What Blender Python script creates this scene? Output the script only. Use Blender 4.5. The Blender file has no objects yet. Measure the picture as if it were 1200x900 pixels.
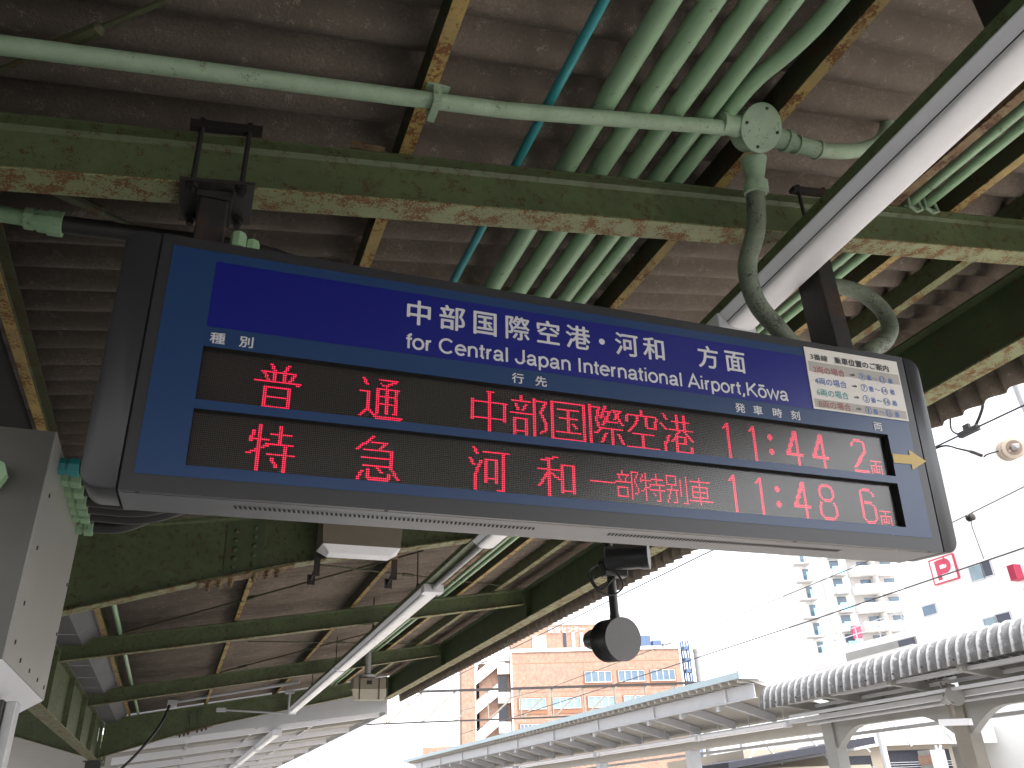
import bpy, bmesh, math, random
from mathutils import Vector, Matrix
random.seed(7)
R = math.radians
S = bpy.context.scene
COL = S.collection

# ------------------------------------------------------------------ camera
PITCH, ROLL, YAW = R(27.29), R(-2.39), R(21.63)
cf = Vector((math.sin(YAW)*math.cos(PITCH), math.cos(YAW)*math.cos(PITCH), math.sin(PITCH)))
r0 = Vector((math.cos(YAW), -math.sin(YAW), 0)); u0 = r0.cross(cf)
cr = math.cos(ROLL)*r0 + math.sin(ROLL)*u0
cu_ = -math.sin(ROLL)*r0 + math.cos(ROLL)*u0
cd = bpy.data.cameras.new('camera'); cam = bpy.data.objects.new('camera', cd); COL.objects.link(cam)
cd.sensor_width = 36.0; cd.lens = 964.56/1200*36.0; cd.clip_start = 0.05; cd.clip_end = 3000
M = Matrix((cr, cu_, -cf)).transposed().to_4x4(); M.translation = Vector((0, 0, 1.6))
cam.matrix_world = M
S.camera = cam

# ------------------------------------------------------------------ sky, sun, exposure
SUN_EL, SUN_AZ = R(58), R(150)        # azimuth measured from +Y towards +X
w = bpy.data.worlds.new('World'); S.world = w; w.use_nodes = True
nt = w.node_tree; nt.nodes.clear()
out = nt.nodes.new('ShaderNodeOutputWorld'); bg = nt.nodes.new('ShaderNodeBackground')
sky = nt.nodes.new('ShaderNodeTexSky'); sky.sky_type = 'NISHITA'; sky.sun_disc = False
sky.sun_elevation = SUN_EL; sky.sun_rotation = SUN_AZ; sky.air_density = 1.0; sky.dust_density = 3.0; sky.ozone_density = 1.0
bw = nt.nodes.new('ShaderNodeRGBToBW'); mx = nt.nodes.new('ShaderNodeMixRGB'); mx.inputs[0].default_value = 0.85
nt.links.new(sky.outputs[0], bw.inputs[0]); nt.links.new(sky.outputs[0], mx.inputs[1]); nt.links.new(bw.outputs[0], mx.inputs[2])
nt.links.new(mx.outputs[0], bg.inputs[0]); bg.inputs[1].default_value = 0.15
nt.links.new(bg.outputs[0], out.inputs[0])
sl = bpy.data.lights.new('sun', 'SUN'); sl.energy = 1.2; sl.angle = R(25); sl.color = (1, .96, .9)
so = bpy.data.objects.new('sun', sl); COL.objects.link(so)
sd = Vector((math.sin(SUN_AZ)*math.cos(SUN_EL), math.cos(SUN_AZ)*math.cos(SUN_EL), math.sin(SUN_EL)))
so.rotation_euler = sd.to_track_quat('Z', 'Y').to_euler(); so.location = (0, 0, 60)
S.view_settings.view_transform = 'Standard'; S.view_settings.look = 'None'
S.view_settings.exposure = 2.45; S.view_settings.gamma = 1.0; S.view_settings.use_curve_mapping = False
S.cycles.use_denoising = True
S.cycles.diffuse_bounces = 5; S.cycles.max_bounces = 8

# ------------------------------------------------------------------ materials
MATS = {}
def mat(name, col, rough=.6, metal=0., spec=.5, var=.0, scale=8., bump=0., col2=None, thr=None, rust=None, rust_amt=.5, rust_scale=30., coat=0., stretch=None, fine=0., bscale=6.):
    """Principled with procedural variation: base col <-> col2 by noise, optional rust specks, optional bump"""
    if name in MATS: return MATS[name]
    m = bpy.data.materials.new(name); m.use_nodes = True; MATS[name] = m
    n = m.node_tree; b = n.nodes['Principled BSDF']
    b.inputs['Roughness'].default_value = rough; b.inputs['Metallic'].default_value = metal
    b.inputs['Specular IOR Level'].default_value = spec
    b.inputs['Coat Weight'].default_value = coat
    geo = n.nodes.new('ShaderNodeNewGeometry')
    pos = geo.outputs['Position']
    if stretch:
        mp = n.nodes.new('ShaderNodeMapping'); mp.inputs['Scale'].default_value = stretch
        n.links.new(pos, mp.inputs[0]); pos = mp.outputs[0]
    cur = None
    def noise(sc, det=5, ro=.6):
        t = n.nodes.new('ShaderNodeTexNoise'); t.inputs['Scale'].default_value = sc
        t.inputs['Detail'].default_value = det; t.inputs['Roughness'].default_value = ro
        n.links.new(pos, t.inputs['Vector']); return t.outputs['Fac']
    def ramp(f, a, c):
        r = n.nodes.new('ShaderNodeMapRange'); r.inputs['From Min'].default_value = a; r.inputs['From Max'].default_value = c
        n.links.new(f, r.inputs['Value']); return r.outputs['Result']
    def mixc(f, a, c):
        x = n.nodes.new('ShaderNodeMixRGB'); n.links.new(f, x.inputs[0])
        for i, v in ((1, a), (2, c)):
            if isinstance(v, tuple): x.inputs[i].default_value = (*v, 1)
            else: n.links.new(v, x.inputs[i])
        return x.outputs[0]
    f = noise(scale)
    c2 = col2 if col2 else tuple(max(0, c*(1-var)) for c in col)
    cur = mixc(ramp(f, .35, .65), col, c2)
    if col2 is None and var > 0:
        cur = mixc(ramp(noise(scale*9, 3), .35, .75), cur, tuple(c*(1-var*.7) for c in col))
    if fine: cur = mixc(ramp(noise(fine, 4, .75), .38, .68), cur, tuple(c*.6 for c in col))
    if rust:
        a = noise(rust_scale, 6, .7); c = noise(rust_scale*.12, 3)
        mu = n.nodes.new('ShaderNodeMath'); mu.operation = 'MULTIPLY_ADD'; mu.inputs[1].default_value = .8
        n.links.new(c, mu.inputs[0]); n.links.new(a, mu.inputs[2])
        t = 1.15 - rust_amt*.45
        cur = mixc(ramp(mu.outputs[0], t-.05, t+.04), cur, rust)
        rr = n.nodes.new('ShaderNodeMapRange'); rr.inputs['From Min'].default_value = t-.05; rr.inputs['From Max'].default_value = t+.04
        rr.inputs['To Min'].default_value = rough; rr.inputs['To Max'].default_value = .9
        n.links.new(mu.outputs[0], rr.inputs['Value']); n.links.new(rr.outputs[0], b.inputs['Roughness'])
    n.links.new(cur, b.inputs['Base Color'])
    if bump:
        bp = n.nodes.new('ShaderNodeBump'); bp.inputs['Strength'].default_value = bump; bp.inputs['Distance'].default_value = .01
        n.links.new(noise(scale*bscale, 6, .75), bp.inputs['Height']); n.links.new(bp.outputs[0], b.inputs['Normal'])
    return m
def emis(name, col, st):
    m = bpy.data.materials.new(name); m.use_nodes = True; n = m.node_tree; b = n.nodes['Principled BSDF']
    b.inputs['Base Color'].default_value = (*[c*.3 for c in col], 1); b.inputs['Emission Color'].default_value = (*col, 1)
    b.inputs['Emission Strength'].default_value = st; return m
def glassy(name, rough=.15, tint=(1, 1, 1), ior=1.5):
    m = bpy.data.materials.new(name); m.use_nodes = True; n = m.node_tree; n.nodes.clear()
    o = n.nodes.new('ShaderNodeOutputMaterial'); tr = n.nodes.new('ShaderNodeBsdfTransparent'); tr.inputs[0].default_value = (*tint, 1)
    g = n.nodes.new('ShaderNodeBsdfGlossy'); g.inputs['Roughness'].default_value = rough
    fr = n.nodes.new('ShaderNodeFresnel'); fr.inputs[0].default_value = ior; x = n.nodes.new('ShaderNodeMixShader')
    ge = n.nodes.new('ShaderNodeNewGeometry'); iv = n.nodes.new('ShaderNodeMath'); iv.operation = 'SUBTRACT'; iv.inputs[0].default_value = 1
    n.links.new(ge.outputs['Backfacing'], iv.inputs[1]); mu = n.nodes.new('ShaderNodeMath'); mu.operation = 'MULTIPLY'
    n.links.new(fr.outputs[0], mu.inputs[0]); n.links.new(iv.outputs[0], mu.inputs[1])
    n.links.new(mu.outputs[0], x.inputs[0]); n.links.new(tr.outputs[0], x.inputs[1]); n.links.new(g.outputs[0], x.inputs[2])
    n.links.new(x.outputs[0], o.inputs[0]); return m

RUST = (.13, .05, .018)
m_green = mat('green_steel_paint', (.108, .143, .064), .48, var=.4, scale=3, rust=(.065, .032, .013), rust_amt=.28, rust_scale=180)
m_flange = mat('bounce_lit_rusty_green', (.225, .25, .125), .6, var=.25, scale=4, rust=(.135, .065, .022), rust_amt=.47, rust_scale=110)  # same green, paled in colour for light bounced off the ground, plus rust
m_dark_green = mat('dark_green_steel', (.075, .108, .05), .5, var=.35, scale=3, rust=RUST, rust_amt=.2, rust_scale=90)
m_ochre = mat('ochre_rusty_flange', (.40, .28, .09), .65, col2=(.27, .20, .08), scale=7, rust=(.16, .07, .022), rust_amt=.4, rust_scale=60)
m_purlin_web = mat('purlin_web_paint', (.065, .075, .035), .65, var=.4, scale=4, rust=(.08, .04, .016), rust_amt=.35, rust_scale=60)
m_slate = mat('asbestos_slate', (.245, .20, .163), .9, col2=(.135, .108, .087), scale=1.7, bump=1., bscale=45, fine=70., rust=(.33, .28, .235), rust_amt=.18, rust_scale=150)
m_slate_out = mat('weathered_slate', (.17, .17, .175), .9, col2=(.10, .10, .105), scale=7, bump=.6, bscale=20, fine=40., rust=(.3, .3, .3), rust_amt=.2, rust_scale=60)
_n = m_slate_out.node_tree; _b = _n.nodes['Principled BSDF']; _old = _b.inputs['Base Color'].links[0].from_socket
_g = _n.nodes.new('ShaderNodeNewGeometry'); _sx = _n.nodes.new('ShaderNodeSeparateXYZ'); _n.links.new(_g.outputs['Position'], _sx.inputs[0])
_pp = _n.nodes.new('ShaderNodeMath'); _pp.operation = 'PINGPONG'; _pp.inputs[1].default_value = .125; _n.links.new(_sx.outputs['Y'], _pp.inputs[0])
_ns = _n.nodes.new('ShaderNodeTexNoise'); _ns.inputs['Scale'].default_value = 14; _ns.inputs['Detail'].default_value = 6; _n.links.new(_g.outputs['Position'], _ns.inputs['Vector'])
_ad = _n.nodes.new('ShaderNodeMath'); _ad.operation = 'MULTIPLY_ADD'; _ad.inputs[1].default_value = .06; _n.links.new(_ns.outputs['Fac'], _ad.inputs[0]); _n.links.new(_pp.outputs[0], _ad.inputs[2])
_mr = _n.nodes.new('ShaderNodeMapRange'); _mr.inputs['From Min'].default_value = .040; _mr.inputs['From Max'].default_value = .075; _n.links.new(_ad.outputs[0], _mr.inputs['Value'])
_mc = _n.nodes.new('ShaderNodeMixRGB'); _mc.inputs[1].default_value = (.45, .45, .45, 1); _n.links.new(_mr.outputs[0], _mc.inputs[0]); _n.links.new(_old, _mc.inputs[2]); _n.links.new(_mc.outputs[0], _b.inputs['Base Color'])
m_mint = mat('mint_pipe_paint', (.30, .465, .285), .36, var=.14, scale=4, rust=(.16, .21, .13), rust_amt=.10, rust_scale=70)
m_mint_old = mat('worn_mint_paint', (.31, .42, .29), .5, var=.28, scale=9, rust=(.15, .165, .12), rust_amt=.14, rust_scale=110)
m_teal = mat('teal_pipe_paint', (.04, .30, .32), .4, var=.15, scale=6)
m_oldhose = mat('worn_flexible_conduit', (.15, .18, .13), .6, col2=(.10, .12, .09), scale=14, rust=(.055, .055, .045), rust_amt=.3, rust_scale=90)
m_rubber = mat('black_hose', (.03, .028, .03), .45, var=.2)
m_black = mat('black_plastic', (.018, .018, .02), .38, var=.2)
m_blackdisc = mat('dark_grey_matt_plate', (.13, .127, .13), .55, var=.12)
m_case = mat('charcoal_casing_paint', (.036, .036, .041), .34, metal=.2, var=.08, scale=2)
m_bottom = mat('grey_metal_underside', (.135, .135, .15), .36, metal=.35, var=.2, scale=3, stretch=(.6, 4, 4))
m_blue = mat('blue_sign_face', (.014, .044, .128), .3, var=.05, scale=3)
m_navy = mat('navy_header_film', (.006, .009, .175), .3, var=.03, scale=3)
m_letter = mat('white_lettering', (.58, .58, .61), .4)
m_ledboard = mat('led_board', (.003, .002, .002), .7, spec=.2)
m_leddot = mat('unlit_led_dot', (.022, .015, .014), .6)
m_ledlit = emis('lit_red_led', (1.0, .02, .085), .23)
m_leddim = emis('fading_red_led', (1.0, .03, .05), .10)
m_pane = glassy('acrylic_pane', .2, ior=1.62)
m_blackgap = mat('black_gap', (.004, .004, .004), .9)
m_paper = mat('notice_paper', (.66, .63, .60), .45, var=.04)
m_paperband = mat('notice_grey_band', (.38, .36, .33), .5, var=.05)
m_yellow = mat('yellow_arrow_film', (.50, .34, .075), .4, var=.05)
m_ink = mat('black_ink', (.015, .015, .02), .5)
m_inkred = mat('crimson_ink', (.33, .055, .085), .5)
m_inkblue = mat('blue_ink', (.05, .13, .42), .5)
m_inkteal = mat('teal_ink', (.04, .32, .32), .5)
m_inkwine = mat('wine_ink', (.32, .09, .10), .5)
m_steel = mat('dark_bracket_steel', (.03, .027, .028), .5, metal=.2, var=.3, scale=9, rust=(.06, .03, .018), rust_amt=.3, rust_scale=40)
m_bolt = mat('dark_bolt', (.035, .03, .028), .45, metal=.5, var=.3, scale=20)
m_rustplate = mat('rusty_splice_plate', (.16, .095, .05), .75, col2=(.22, .17, .09), scale=12, rust=(.08, .035, .02), rust_amt=.4, rust_scale=60)
m_white = mat('white_fixture_enamel', (.74, .74, .79), .35, var=.06, scale=6)
m_diff = mat('white_diffuser_cover', (.86, .85, .88), .3, var=.05, scale=9)
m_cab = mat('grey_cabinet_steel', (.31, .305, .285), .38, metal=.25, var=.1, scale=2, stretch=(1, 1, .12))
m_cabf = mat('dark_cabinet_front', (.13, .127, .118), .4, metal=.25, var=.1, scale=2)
m_beige = mat('beige_plastic', (.45, .41, .33), .45, var=.12)
m_beigedark = mat('brown_beige_plastic', (.2, .17, .13), .5, var=.12)
m_concrete = mat('platform_concrete', (.55, .535, .50), .85, col2=(.45, .435, .41), scale=1.2, bump=.2)
m_ballast = mat('track_ballast', (.36, .33, .30), .95, col2=(.25, .22, .195), scale=14, bump=.8)
m_ground = mat('city_ground', (.30, .295, .285), .9, col2=(.24, .23, .22), scale=.1)
m_palewhite = mat('pale_painted_steel', (.50, .51, .54), .5, var=.08, scale=2)
m_palegrey = mat('grey_painted_steel', (.29, .285, .27), .55, var=.12, scale=2)
m_underwhite = mat('pale_roof_underside', (.42, .40, .37), .7, var=.1, scale=1.5)
m_paleblue = mat('pale_blue_roof_sheet', (.36, .45, .49), .4, var=.06, scale=2)
m_orange = mat('orange_brick_tile', (.37, .232, .172), .8, col2=(.345, .215, .158), scale=.8, bump=.15, fine=3.)
m_orangedk = mat('brown_window_surround', (.27, .13, .075), .8, var=.15)
m_wall = mat('white_rendered_wall', (.82, .81, .79), .8, var=.05, scale=.5)
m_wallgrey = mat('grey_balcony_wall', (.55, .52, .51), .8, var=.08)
m_glass = mat('window_glass', (.13, .19, .26), .12, var=.3, scale=.7)
m_glasspale = mat('curtained_window', (.24, .33, .38), .2, var=.35, scale=1.6)
m_glassdark = mat('dark_window', (.03, .035, .06), .15, var=.3, scale=.6)
m_cyan = mat('aqua_balcony_screen', (.30, .62, .66), .3, var=.1)
m_pink = mat('red_signboard', (.50, .045, .10), .5, var=.06)
m_bluegrey = mat('blue_grey_steel', (.08, .13, .25), .5, var=.2)
m_stack = mat('grey_chimney', (.28, .28, .28), .8, var=.2)
m_parking = mat('beige_parking_wall', (.36, .31, .25), .8, var=.08)
m_interior = mat('dark_parking_interior', (.03, .032, .045), .8, var=.3)
m_tan = mat('tan_column_paint', (.25, .225, .19), .6, var=.2, scale=3)
m_wire = mat('dark_wire', (.05, .05, .055), .5)
m_porcelain = mat('brown_porcelain', (.26, .19, .16), .3, var=.25, scale=25)
m_rim = mat('cream_porcelain_rim', (.5, .42, .34), .3, var=.1)
m_galv = mat('galvanised_steel', (.45, .45, .46), .45, metal=.4, var=.2, scale=5)
m_farunder = mat('white_roof_underside', (.36, .345, .32), .7, var=.1, scale=1.5)
m_gutter = mat('grey_gutter_sheet', (.13, .13, .135), .7, var=.2, scale=3)

# ------------------------------------------------------------------ mesh builder
ROOTLOC = {}
class MB:
    def __init__(s): s.v = []; s.f = []
    def add(s, vs, fs):
        o = len(s.v); s.v += [tuple(p) for p in vs]; s.f += [tuple(i+o for i in f) for f in fs]; return s
    def hexa(s, p):   # 4 bottom (ccw), 4 top
        return s.add(p, [(3, 2, 1, 0), (4, 5, 6, 7), (0, 1, 5, 4), (1, 2, 6, 5), (2, 3, 7, 6), (3, 0, 4, 7)])
    def box(s, x0, x1, y0, y1, z0, z1):
        return s.hexa([(x0, y0, z0), (x1, y0, z0), (x1, y1, z0), (x0, y1, z0), (x0, y0, z1), (x1, y0, z1), (x1, y1, z1), (x0, y1, z1)])
    def bar(s, a, b, wd, h, up=(0, 0, 1)):   # box beam from a to b, section wd x h centred
        a = Vector(a); b = Vector(b); d = (b-a).normalized(); up = Vector(up)
        sd_ = d.cross(up); sd_ = sd_.normalized() if sd_.length > 1e-6 else d.orthogonal().normalized(); u = sd_.cross(d)
        q = []
        for e in (-1, 1):
            for p in (a, b): pass
        q = [a-sd_*wd/2-u*h/2, b-sd_*wd/2-u*h/2, b+sd_*wd/2-u*h/2, a+sd_*wd/2-u*h/2]
        q += [p+u*h for p in q]
        return s.hexa(q)
    def tube(s, pts, r, n=12, cap=True):
        pts = [Vector(p) for p in pts]; rs = r if isinstance(r, (list, tuple)) else [r]*len(pts)
        prev = None; rings = []
        for i, p in enumerate(pts):
            d = (pts[min(i+1, len(pts)-1)]-pts[max(i-1, 0)]).normalized()
            if prev is None: u = d.orthogonal().normalized()
            else:
                u = prev-d*prev.dot(d); u = u.normalized() if u.length > 1e-6 else d.orthogonal().normalized()
            prev = u; v = d.cross(u)
            rings.append([p+(u*math.cos(2*math.pi*k/n)+v*math.sin(2*math.pi*k/n))*rs[i] for k in range(n)])
        vs = [q for rg in rings for q in rg]; fs = []
        for i in range(len(pts)-1):
            for k in range(n): fs.append((i*n+k, i*n+(k+1) % n, (i+1)*n+(k+1) % n, (i+1)*n+k))
        if cap: fs.append(tuple(range(n-1, -1, -1))); fs.append(tuple((len(pts)-1)*n+k for k in range(n)))
        return s.add(vs, fs)
    def prism(s, poly, a, b, fn):   # polygon (2D list) extruded from a to b; fn(p2d, t) -> 3D
        n = len(poly)
        return s.add([fn(p, a) for p in poly]+[fn(p, b) for p in poly],
                     [tuple(range(n-1, -1, -1)), tuple(range(n, 2*n))]+[(i, (i+1) % n, n+(i+1) % n, n+i) for i in range(n)])
    def lathe(s, c, ax, prof, n=24):  # prof: list of (t along axis, radius)
        c = Vector(c); ax = Vector(ax).normalized()
        return s.tube([c+ax*t for t, _ in prof], [max(r_, 1e-4) for _, r_ in prof], n)
    def build(s, name, m, parent=None, local=False, smooth=None, bevel=0., label=None, kind=None):
        me = bpy.data.meshes.new(name); vs = s.v
        o = bpy.data.objects.new(name, me); COL.objects.link(o)
        if parent is not None:
            rt = parent
            while rt.parent: rt = rt.parent
            if not local:
                L = Vector(rt.location); vs = [Vector(p)-L for p in vs]
            o.parent = parent
        else:
            xs = [p[0] for p in vs]; ys = [p[1] for p in vs]; zs = [p[2] for p in vs]
            L = Vector(((min(xs)+max(xs))/2, (min(ys)+max(ys))/2, min(zs))); o.location = L
            vs = [Vector(p)-L for p in vs]
        me.from_pydata(vs, [], s.f); me.materials.append(m)
        bm = bmesh.new(); bm.from_mesh(me); bmesh.ops.recalc_face_normals(bm, faces=bm.faces); bm.to_mesh(me); bm.free()
        if smooth:
            me.polygons.foreach_set('use_smooth', [True]*len(me.polygons))
            try: me.set_sharp_from_angle(angle=R(smooth))
            except Exception: pass
        if bevel:
            b = o.modifiers.new('bevel', 'BEVEL'); b.width = bevel; b.segments = 2; b.limit_method = 'ANGLE'; b.angle_limit = R(50)
        if label: o['label'] = label
        if kind: o['kind'] = kind
        return o
def tag(o, label, cat, group=None):
    o['label'] = label; o['category'] = cat
    if group: o['group'] = group
    return o
def thing(name, loc, label, cat, group=None, rot=None):
    o = bpy.data.objects.new(name, None); COL.objects.link(o); o.location = loc; o.empty_display_size = .2
    if rot: o.rotation_euler = rot
    return tag(o, label, cat, group)
def struct(mb, name, m, **k): return mb.build(name, m, kind='structure', **k)
def arc(pts, n=8):   # smooth polyline through points (Catmull-Rom)
    P = [Vector(p) for p in pts]; P = [P[0]*2-P[1]]+P+[P[-1]*2-P[-2]]; o = []
    for i in range(1, len(P)-2):
        for k in range(n):
            t = k/n; a, b, c, d = P[i-1:i+3]
            o.append(.5*((2*b)+(c-a)*t+(2*a-5*b+4*c-d)*t*t+(3*b-a-3*c+d)*t**3))
    return o+[P[-2]]

# ------------------------------------------------------------------ lettering
_G = {}
def glyph(ch, off=0.):
    k = (ch, off)
    if k in _G: return _G[k]
    c = bpy.data.curves.new('t', 'FONT'); c.body = ch; c.size = 1; c.resolution_u = 4; c.offset = off; c.fill_mode = 'FRONT'
    o = bpy.data.objects.new('t', c); COL.objects.link(o)
    dg = bpy.context.evaluated_depsgraph_get(); me = bpy.data.meshes.new_from_object(o.evaluated_get(dg))
    vs = [(v.co.x, v.co.y) for v in me.vertices]; fs = [tuple(p.vertices) for p in me.polygons]
    bpy.data.objects.remove(o); bpy.data.curves.remove(c); bpy.data.meshes.remove(me)
    _G[k] = (vs, fs); return _G[k]
def bbox(vs): return min(p[0] for p in vs), max(p[0] for p in vs), min(p[1] for p in vs), max(p[1] for p in vs)
KREF = bbox(glyph('国')[0]); KW = KREF[1]-KREF[0]; KH = KREF[3]-KREF[2]
def fat(mb, vs, fs, fn, place, e):
    """printed shape, thickened by slightly shifted layers of ink"""
    if not e: return mb.add([place(*fn(x, z)) for x, z in vs], fs)
    for k, (dx, dz) in enumerate(((0, 0), (e, 0), (-e, 0), (0, e*.7), (0, -e*.7))):
        mb.add([(lambda q: (q[0], q[1]-.00006*k, q[2]))(place(*(lambda a: (a[0]+dx, a[1]+dz))(fn(x, z)))) for x, z in vs], fs)
def kanji(mb, ch, cx, cz, wd, ht, place, off=.0):
    """one character, its ideal square centred on (cx, cz), 国 would be wd x ht"""
    vs, fs = glyph(ch); mx_, mz = (KREF[0]+KREF[1])/2, (KREF[2]+KREF[3])/2
    fat(mb, vs, fs, lambda x, z: (cx+(x-mx_)*wd/KW, cz+(z-mz)*ht/KH), place, off*wd)
def line(mb, s, x0, x1, zb, zt, place, off=.0, ref=None):
    """string fitted to x0..x1 with bbox of ref (or s) between zb and zt"""
    vs, fs = glyph(s); b = bbox(vs); rb = bbox(glyph(ref)[0]) if ref else b
    sx = (x1-x0)/(b[1]-b[0]); sz = (zt-zb)/(rb[3]-rb[2])
    fat(mb, vs, fs, lambda x, z: (x0+(x-b[0])*sx, zb+(z-rb[2])*sz), place, off*(zt-zb))
# grotesque Latin letters drawn as even strokes (x right, y up, x-height .52, cap height .72)
def A_(cx, cy, rx, ry, a0, a1, n=14): return [(cx+rx*math.cos(R(a0+(a1-a0)*k/n)), cy+ry*math.sin(R(a0+(a1-a0)*k/n))) for k in range(n+1)]
_o = A_(.26, .26, .20, .235, 90, 450, 28)
LAT = {
 'f': (.27, [[(.13, 0), (.13, .58)]+A_(.25, .58, .12, .11, 180, 88, 6), [(.02, .47), (.26, .47)]]),
 'o': (.52, [_o]), 'ō': (.52, [_o, [(.10, .66), (.42, .66)]]),
 'r': (.33, [[(.10, 0), (.10, .51)], [(.10, .30)]+A_(.29, .30, .19, .185, 180, 95, 6)]),
 'C': (.70, [A_(.36, .36, .29, .33, 42, 318, 26)]),
 'e': (.52, [[(.07, .275), (.455, .275)]+A_(.26, .26, .20, .235, 4, 318, 24)]),
 'n': (.53, [[(.10, 0), (.10, .51)], [(.10, .28)]+A_(.265, .32, .165, .175, 190, 0, 10)+[(.43, 0)]]),
 't': (.28, [[(.13, .66), (.13, .13)]+A_(.22, .13, .09, .10, 180, 275, 5), [(.02, .47), (.26, .47)]]),
 'a': (.52, [[(.09, .36)]+A_(.25, .36, .15, .135, 165, 0, 10)+[(.40, .10), (.42, .04), (.48, .035)], [(.40, .285), (.26, .26)]+A_(.21, .145, .135, .115, 80, 330, 12)+[(.40, .16)]]),
 'l': (.22, [[(.11, 0), (.11, .72)]]),
 'J': (.51, [[(.40, .72), (.40, .20)]+A_(.225, .20, .175, .175, 0, -190, 12)]),
 'p': (.54, [[(.10, -.19), (.10, .51)], A_(.285, .26, .185, .235, 180, 540, 26)]),
 'I': (.27, [[(.135, 0), (.135, .72)]]), 'i': (.22, [[(.11, 0), (.11, .51)], [(.11, .63), (.11, .72)]]),
 'A': (.64, [[(.03, 0), (.32, .72), (.61, 0)], [(.135, .235), (.505, .235)]]),
 ',': (.25, [[(.125, .09), (.125, .01), (.07, -.11)]]),
 'K': (.65, [[(.10, 0), (.10, .72)], [(.57, .72), (.10, .255)], [(.25, .405), (.60, 0)]]),
 'w': (.70, [[(.03, .51), (.19, .03), (.35, .50), (.51, .03), (.67, .51)]]),
 ' ': (.25, []),
}
def ribbon(mb, pts, wd, place, dep):
    P = [Vector(p) for p in pts]; closed = (P[0]-P[-1]).length < 1e-4
    if closed: P = P[:-1]
    n = len(P); Lf = []; Rt = []
    for i in range(n):
        a = P[i-1] if (i or closed) else None; c = P[(i+1) % n] if (i < n-1 or closed) else None
        d1 = (P[i]-a).normalized() if a is not None else (c-P[i]).normalized(); d2 = (c-P[i]).normalized() if c is not None else d1
        t = d1+d2; t = t.normalized() if t.length > 1e-6 else d1; nn_ = Vector((-t.y, t.x)); k = min(2.2, 1/max(.3, nn_.dot(Vector((-d1.y, d1.x)))))
        Lf.append(P[i]+nn_*wd/2*k); Rt.append(P[i]-nn_*wd/2*k)
    vs = [(lambda q: (q[0], q[1]-dep, q[2]))(place(p.x, p.y)) for p in Lf+Rt]
    mb.add(vs, [(i, (i+1) % n, n+(i+1) % n, n+i) for i in range(n if closed else n-1)])
def latin(mb, s, x0, x1, zb, zcap, place, wt=.099):
    tot = sum(LAT[c][0] for c in s); sx = (x1-x0)/tot; sz = (zcap-zb)/.72; x = x0; k = 0
    for c in s:
        for st in LAT[c][1]:
            k = (k+1) % 7; f = sz/sx
            ribbon(mb, [(x/sx+px, py*f) for px, py in st], wt, lambda a, b: place(a*sx, zb+b*sx), .00004*k)
        x += LAT[c][0]*sx
# ================================================================== SETTING
struct(MB().box(-600, 900, -600, 1200, -1.6, -1.1), 'ground', m_ground)
struct(MB().box(5.75, 13.2, -80, 160, -1.096, -.85), 'track_bed', m_ballast)
struct(MB().box(-9, 5.6, -60, 110, -1.09, 0), 'platform', m_concrete)
struct(MB().box(13.4, 19.5, -60, 110, -1.09, 0), 'opposite_platform', m_concrete)

# ================================================================== PLATFORM CANOPY
ZB = lambda x: 3.975+.155*x                    # top of the rafters, rising towards the track
XV = -1.62                                     # valley line of the butterfly roof
def ztop(x): return ZB(x) if x >= XV else ZB(2*XV-x)
canopy = thing('platform_canopy', (XV, 7.5, 0), 'old green steel platform canopy with corrugated slate roof above the departure board', 'platform canopy')
PITCHC = .205
def corrugated(mb, prof, y0, y1, amp, nrm, per=10, pitch=PITCHC, sharp=0, grade=0.):
    """prof: list of (x,z); nrm: list of unit (nx,nz)"""
    n = int((y1-y0)/pitch*per); k = len(prof); vs = []; fs = []
    for j in range(n+1):
        y = y0+(y1-y0)*j/n; a = amp*math.cos(2*math.pi*y/pitch)
        if sharp: a = amp*(1-2*abs(math.sin(math.pi*y/pitch))**sharp)
        for (x, z), (nx, nz) in zip(prof, nrm): vs.append((x+nx*a, y, z+nz*a+grade*(y1-y)))
    for j in range(n):
        for i in range(k-1): fs.append((j*k+i, j*k+i+1, (j+1)*k+i+1, (j+1)*k+i))
    return mb.add(vs, fs)
def eave_profile(sign=1):
    p = [(-1.2, ZB(-1.2)+.195), (1.0, ZB(1.0)+.195), (3.2, ZB(3.2)+.195), (5.0, ZB(5.0)+.195)]
    x0, z0 = 5.2, ZB(5.2)+.18
    for k in range(9):
        t = k/8*R(82); p.append((x0+.3*math.sin(t)*1.0, z0-.30*(1-math.cos(t))*1.0+.155*.3*math.sin(t)*(1-k/8)))
    lx, lz = p[-1]; p.append((lx+.04, lz-.3)); p.append((lx+.05, 4.27))
    n = []
    for i in range(len(p)):
        a = p[max(i-1, 0)]; b = p[min(i+1, len(p)-1)]; dx, dz = b[0]-a[0], b[1]-a[1]; l = math.hypot(dx, dz); n.append((-dz/l, dx/l))
    if sign < 0: p = [(2*XV-x, z) for x, z in p]; n = [(-a, b) for a, b in n]
    return p, n
for sg in (1, -1):
    p, nn = eave_profile(sg)
    o = corrugated(MB(), p, -16.0, 23.17, .036, nn, sharp=1.25).build('roof_sheet', m_slate, canopy, smooth=60)
    md = o.modifiers.new('thickness', 'SOLIDIFY'); md.thickness = .007; md.offset = 1 if sg > 0 else -1
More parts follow.
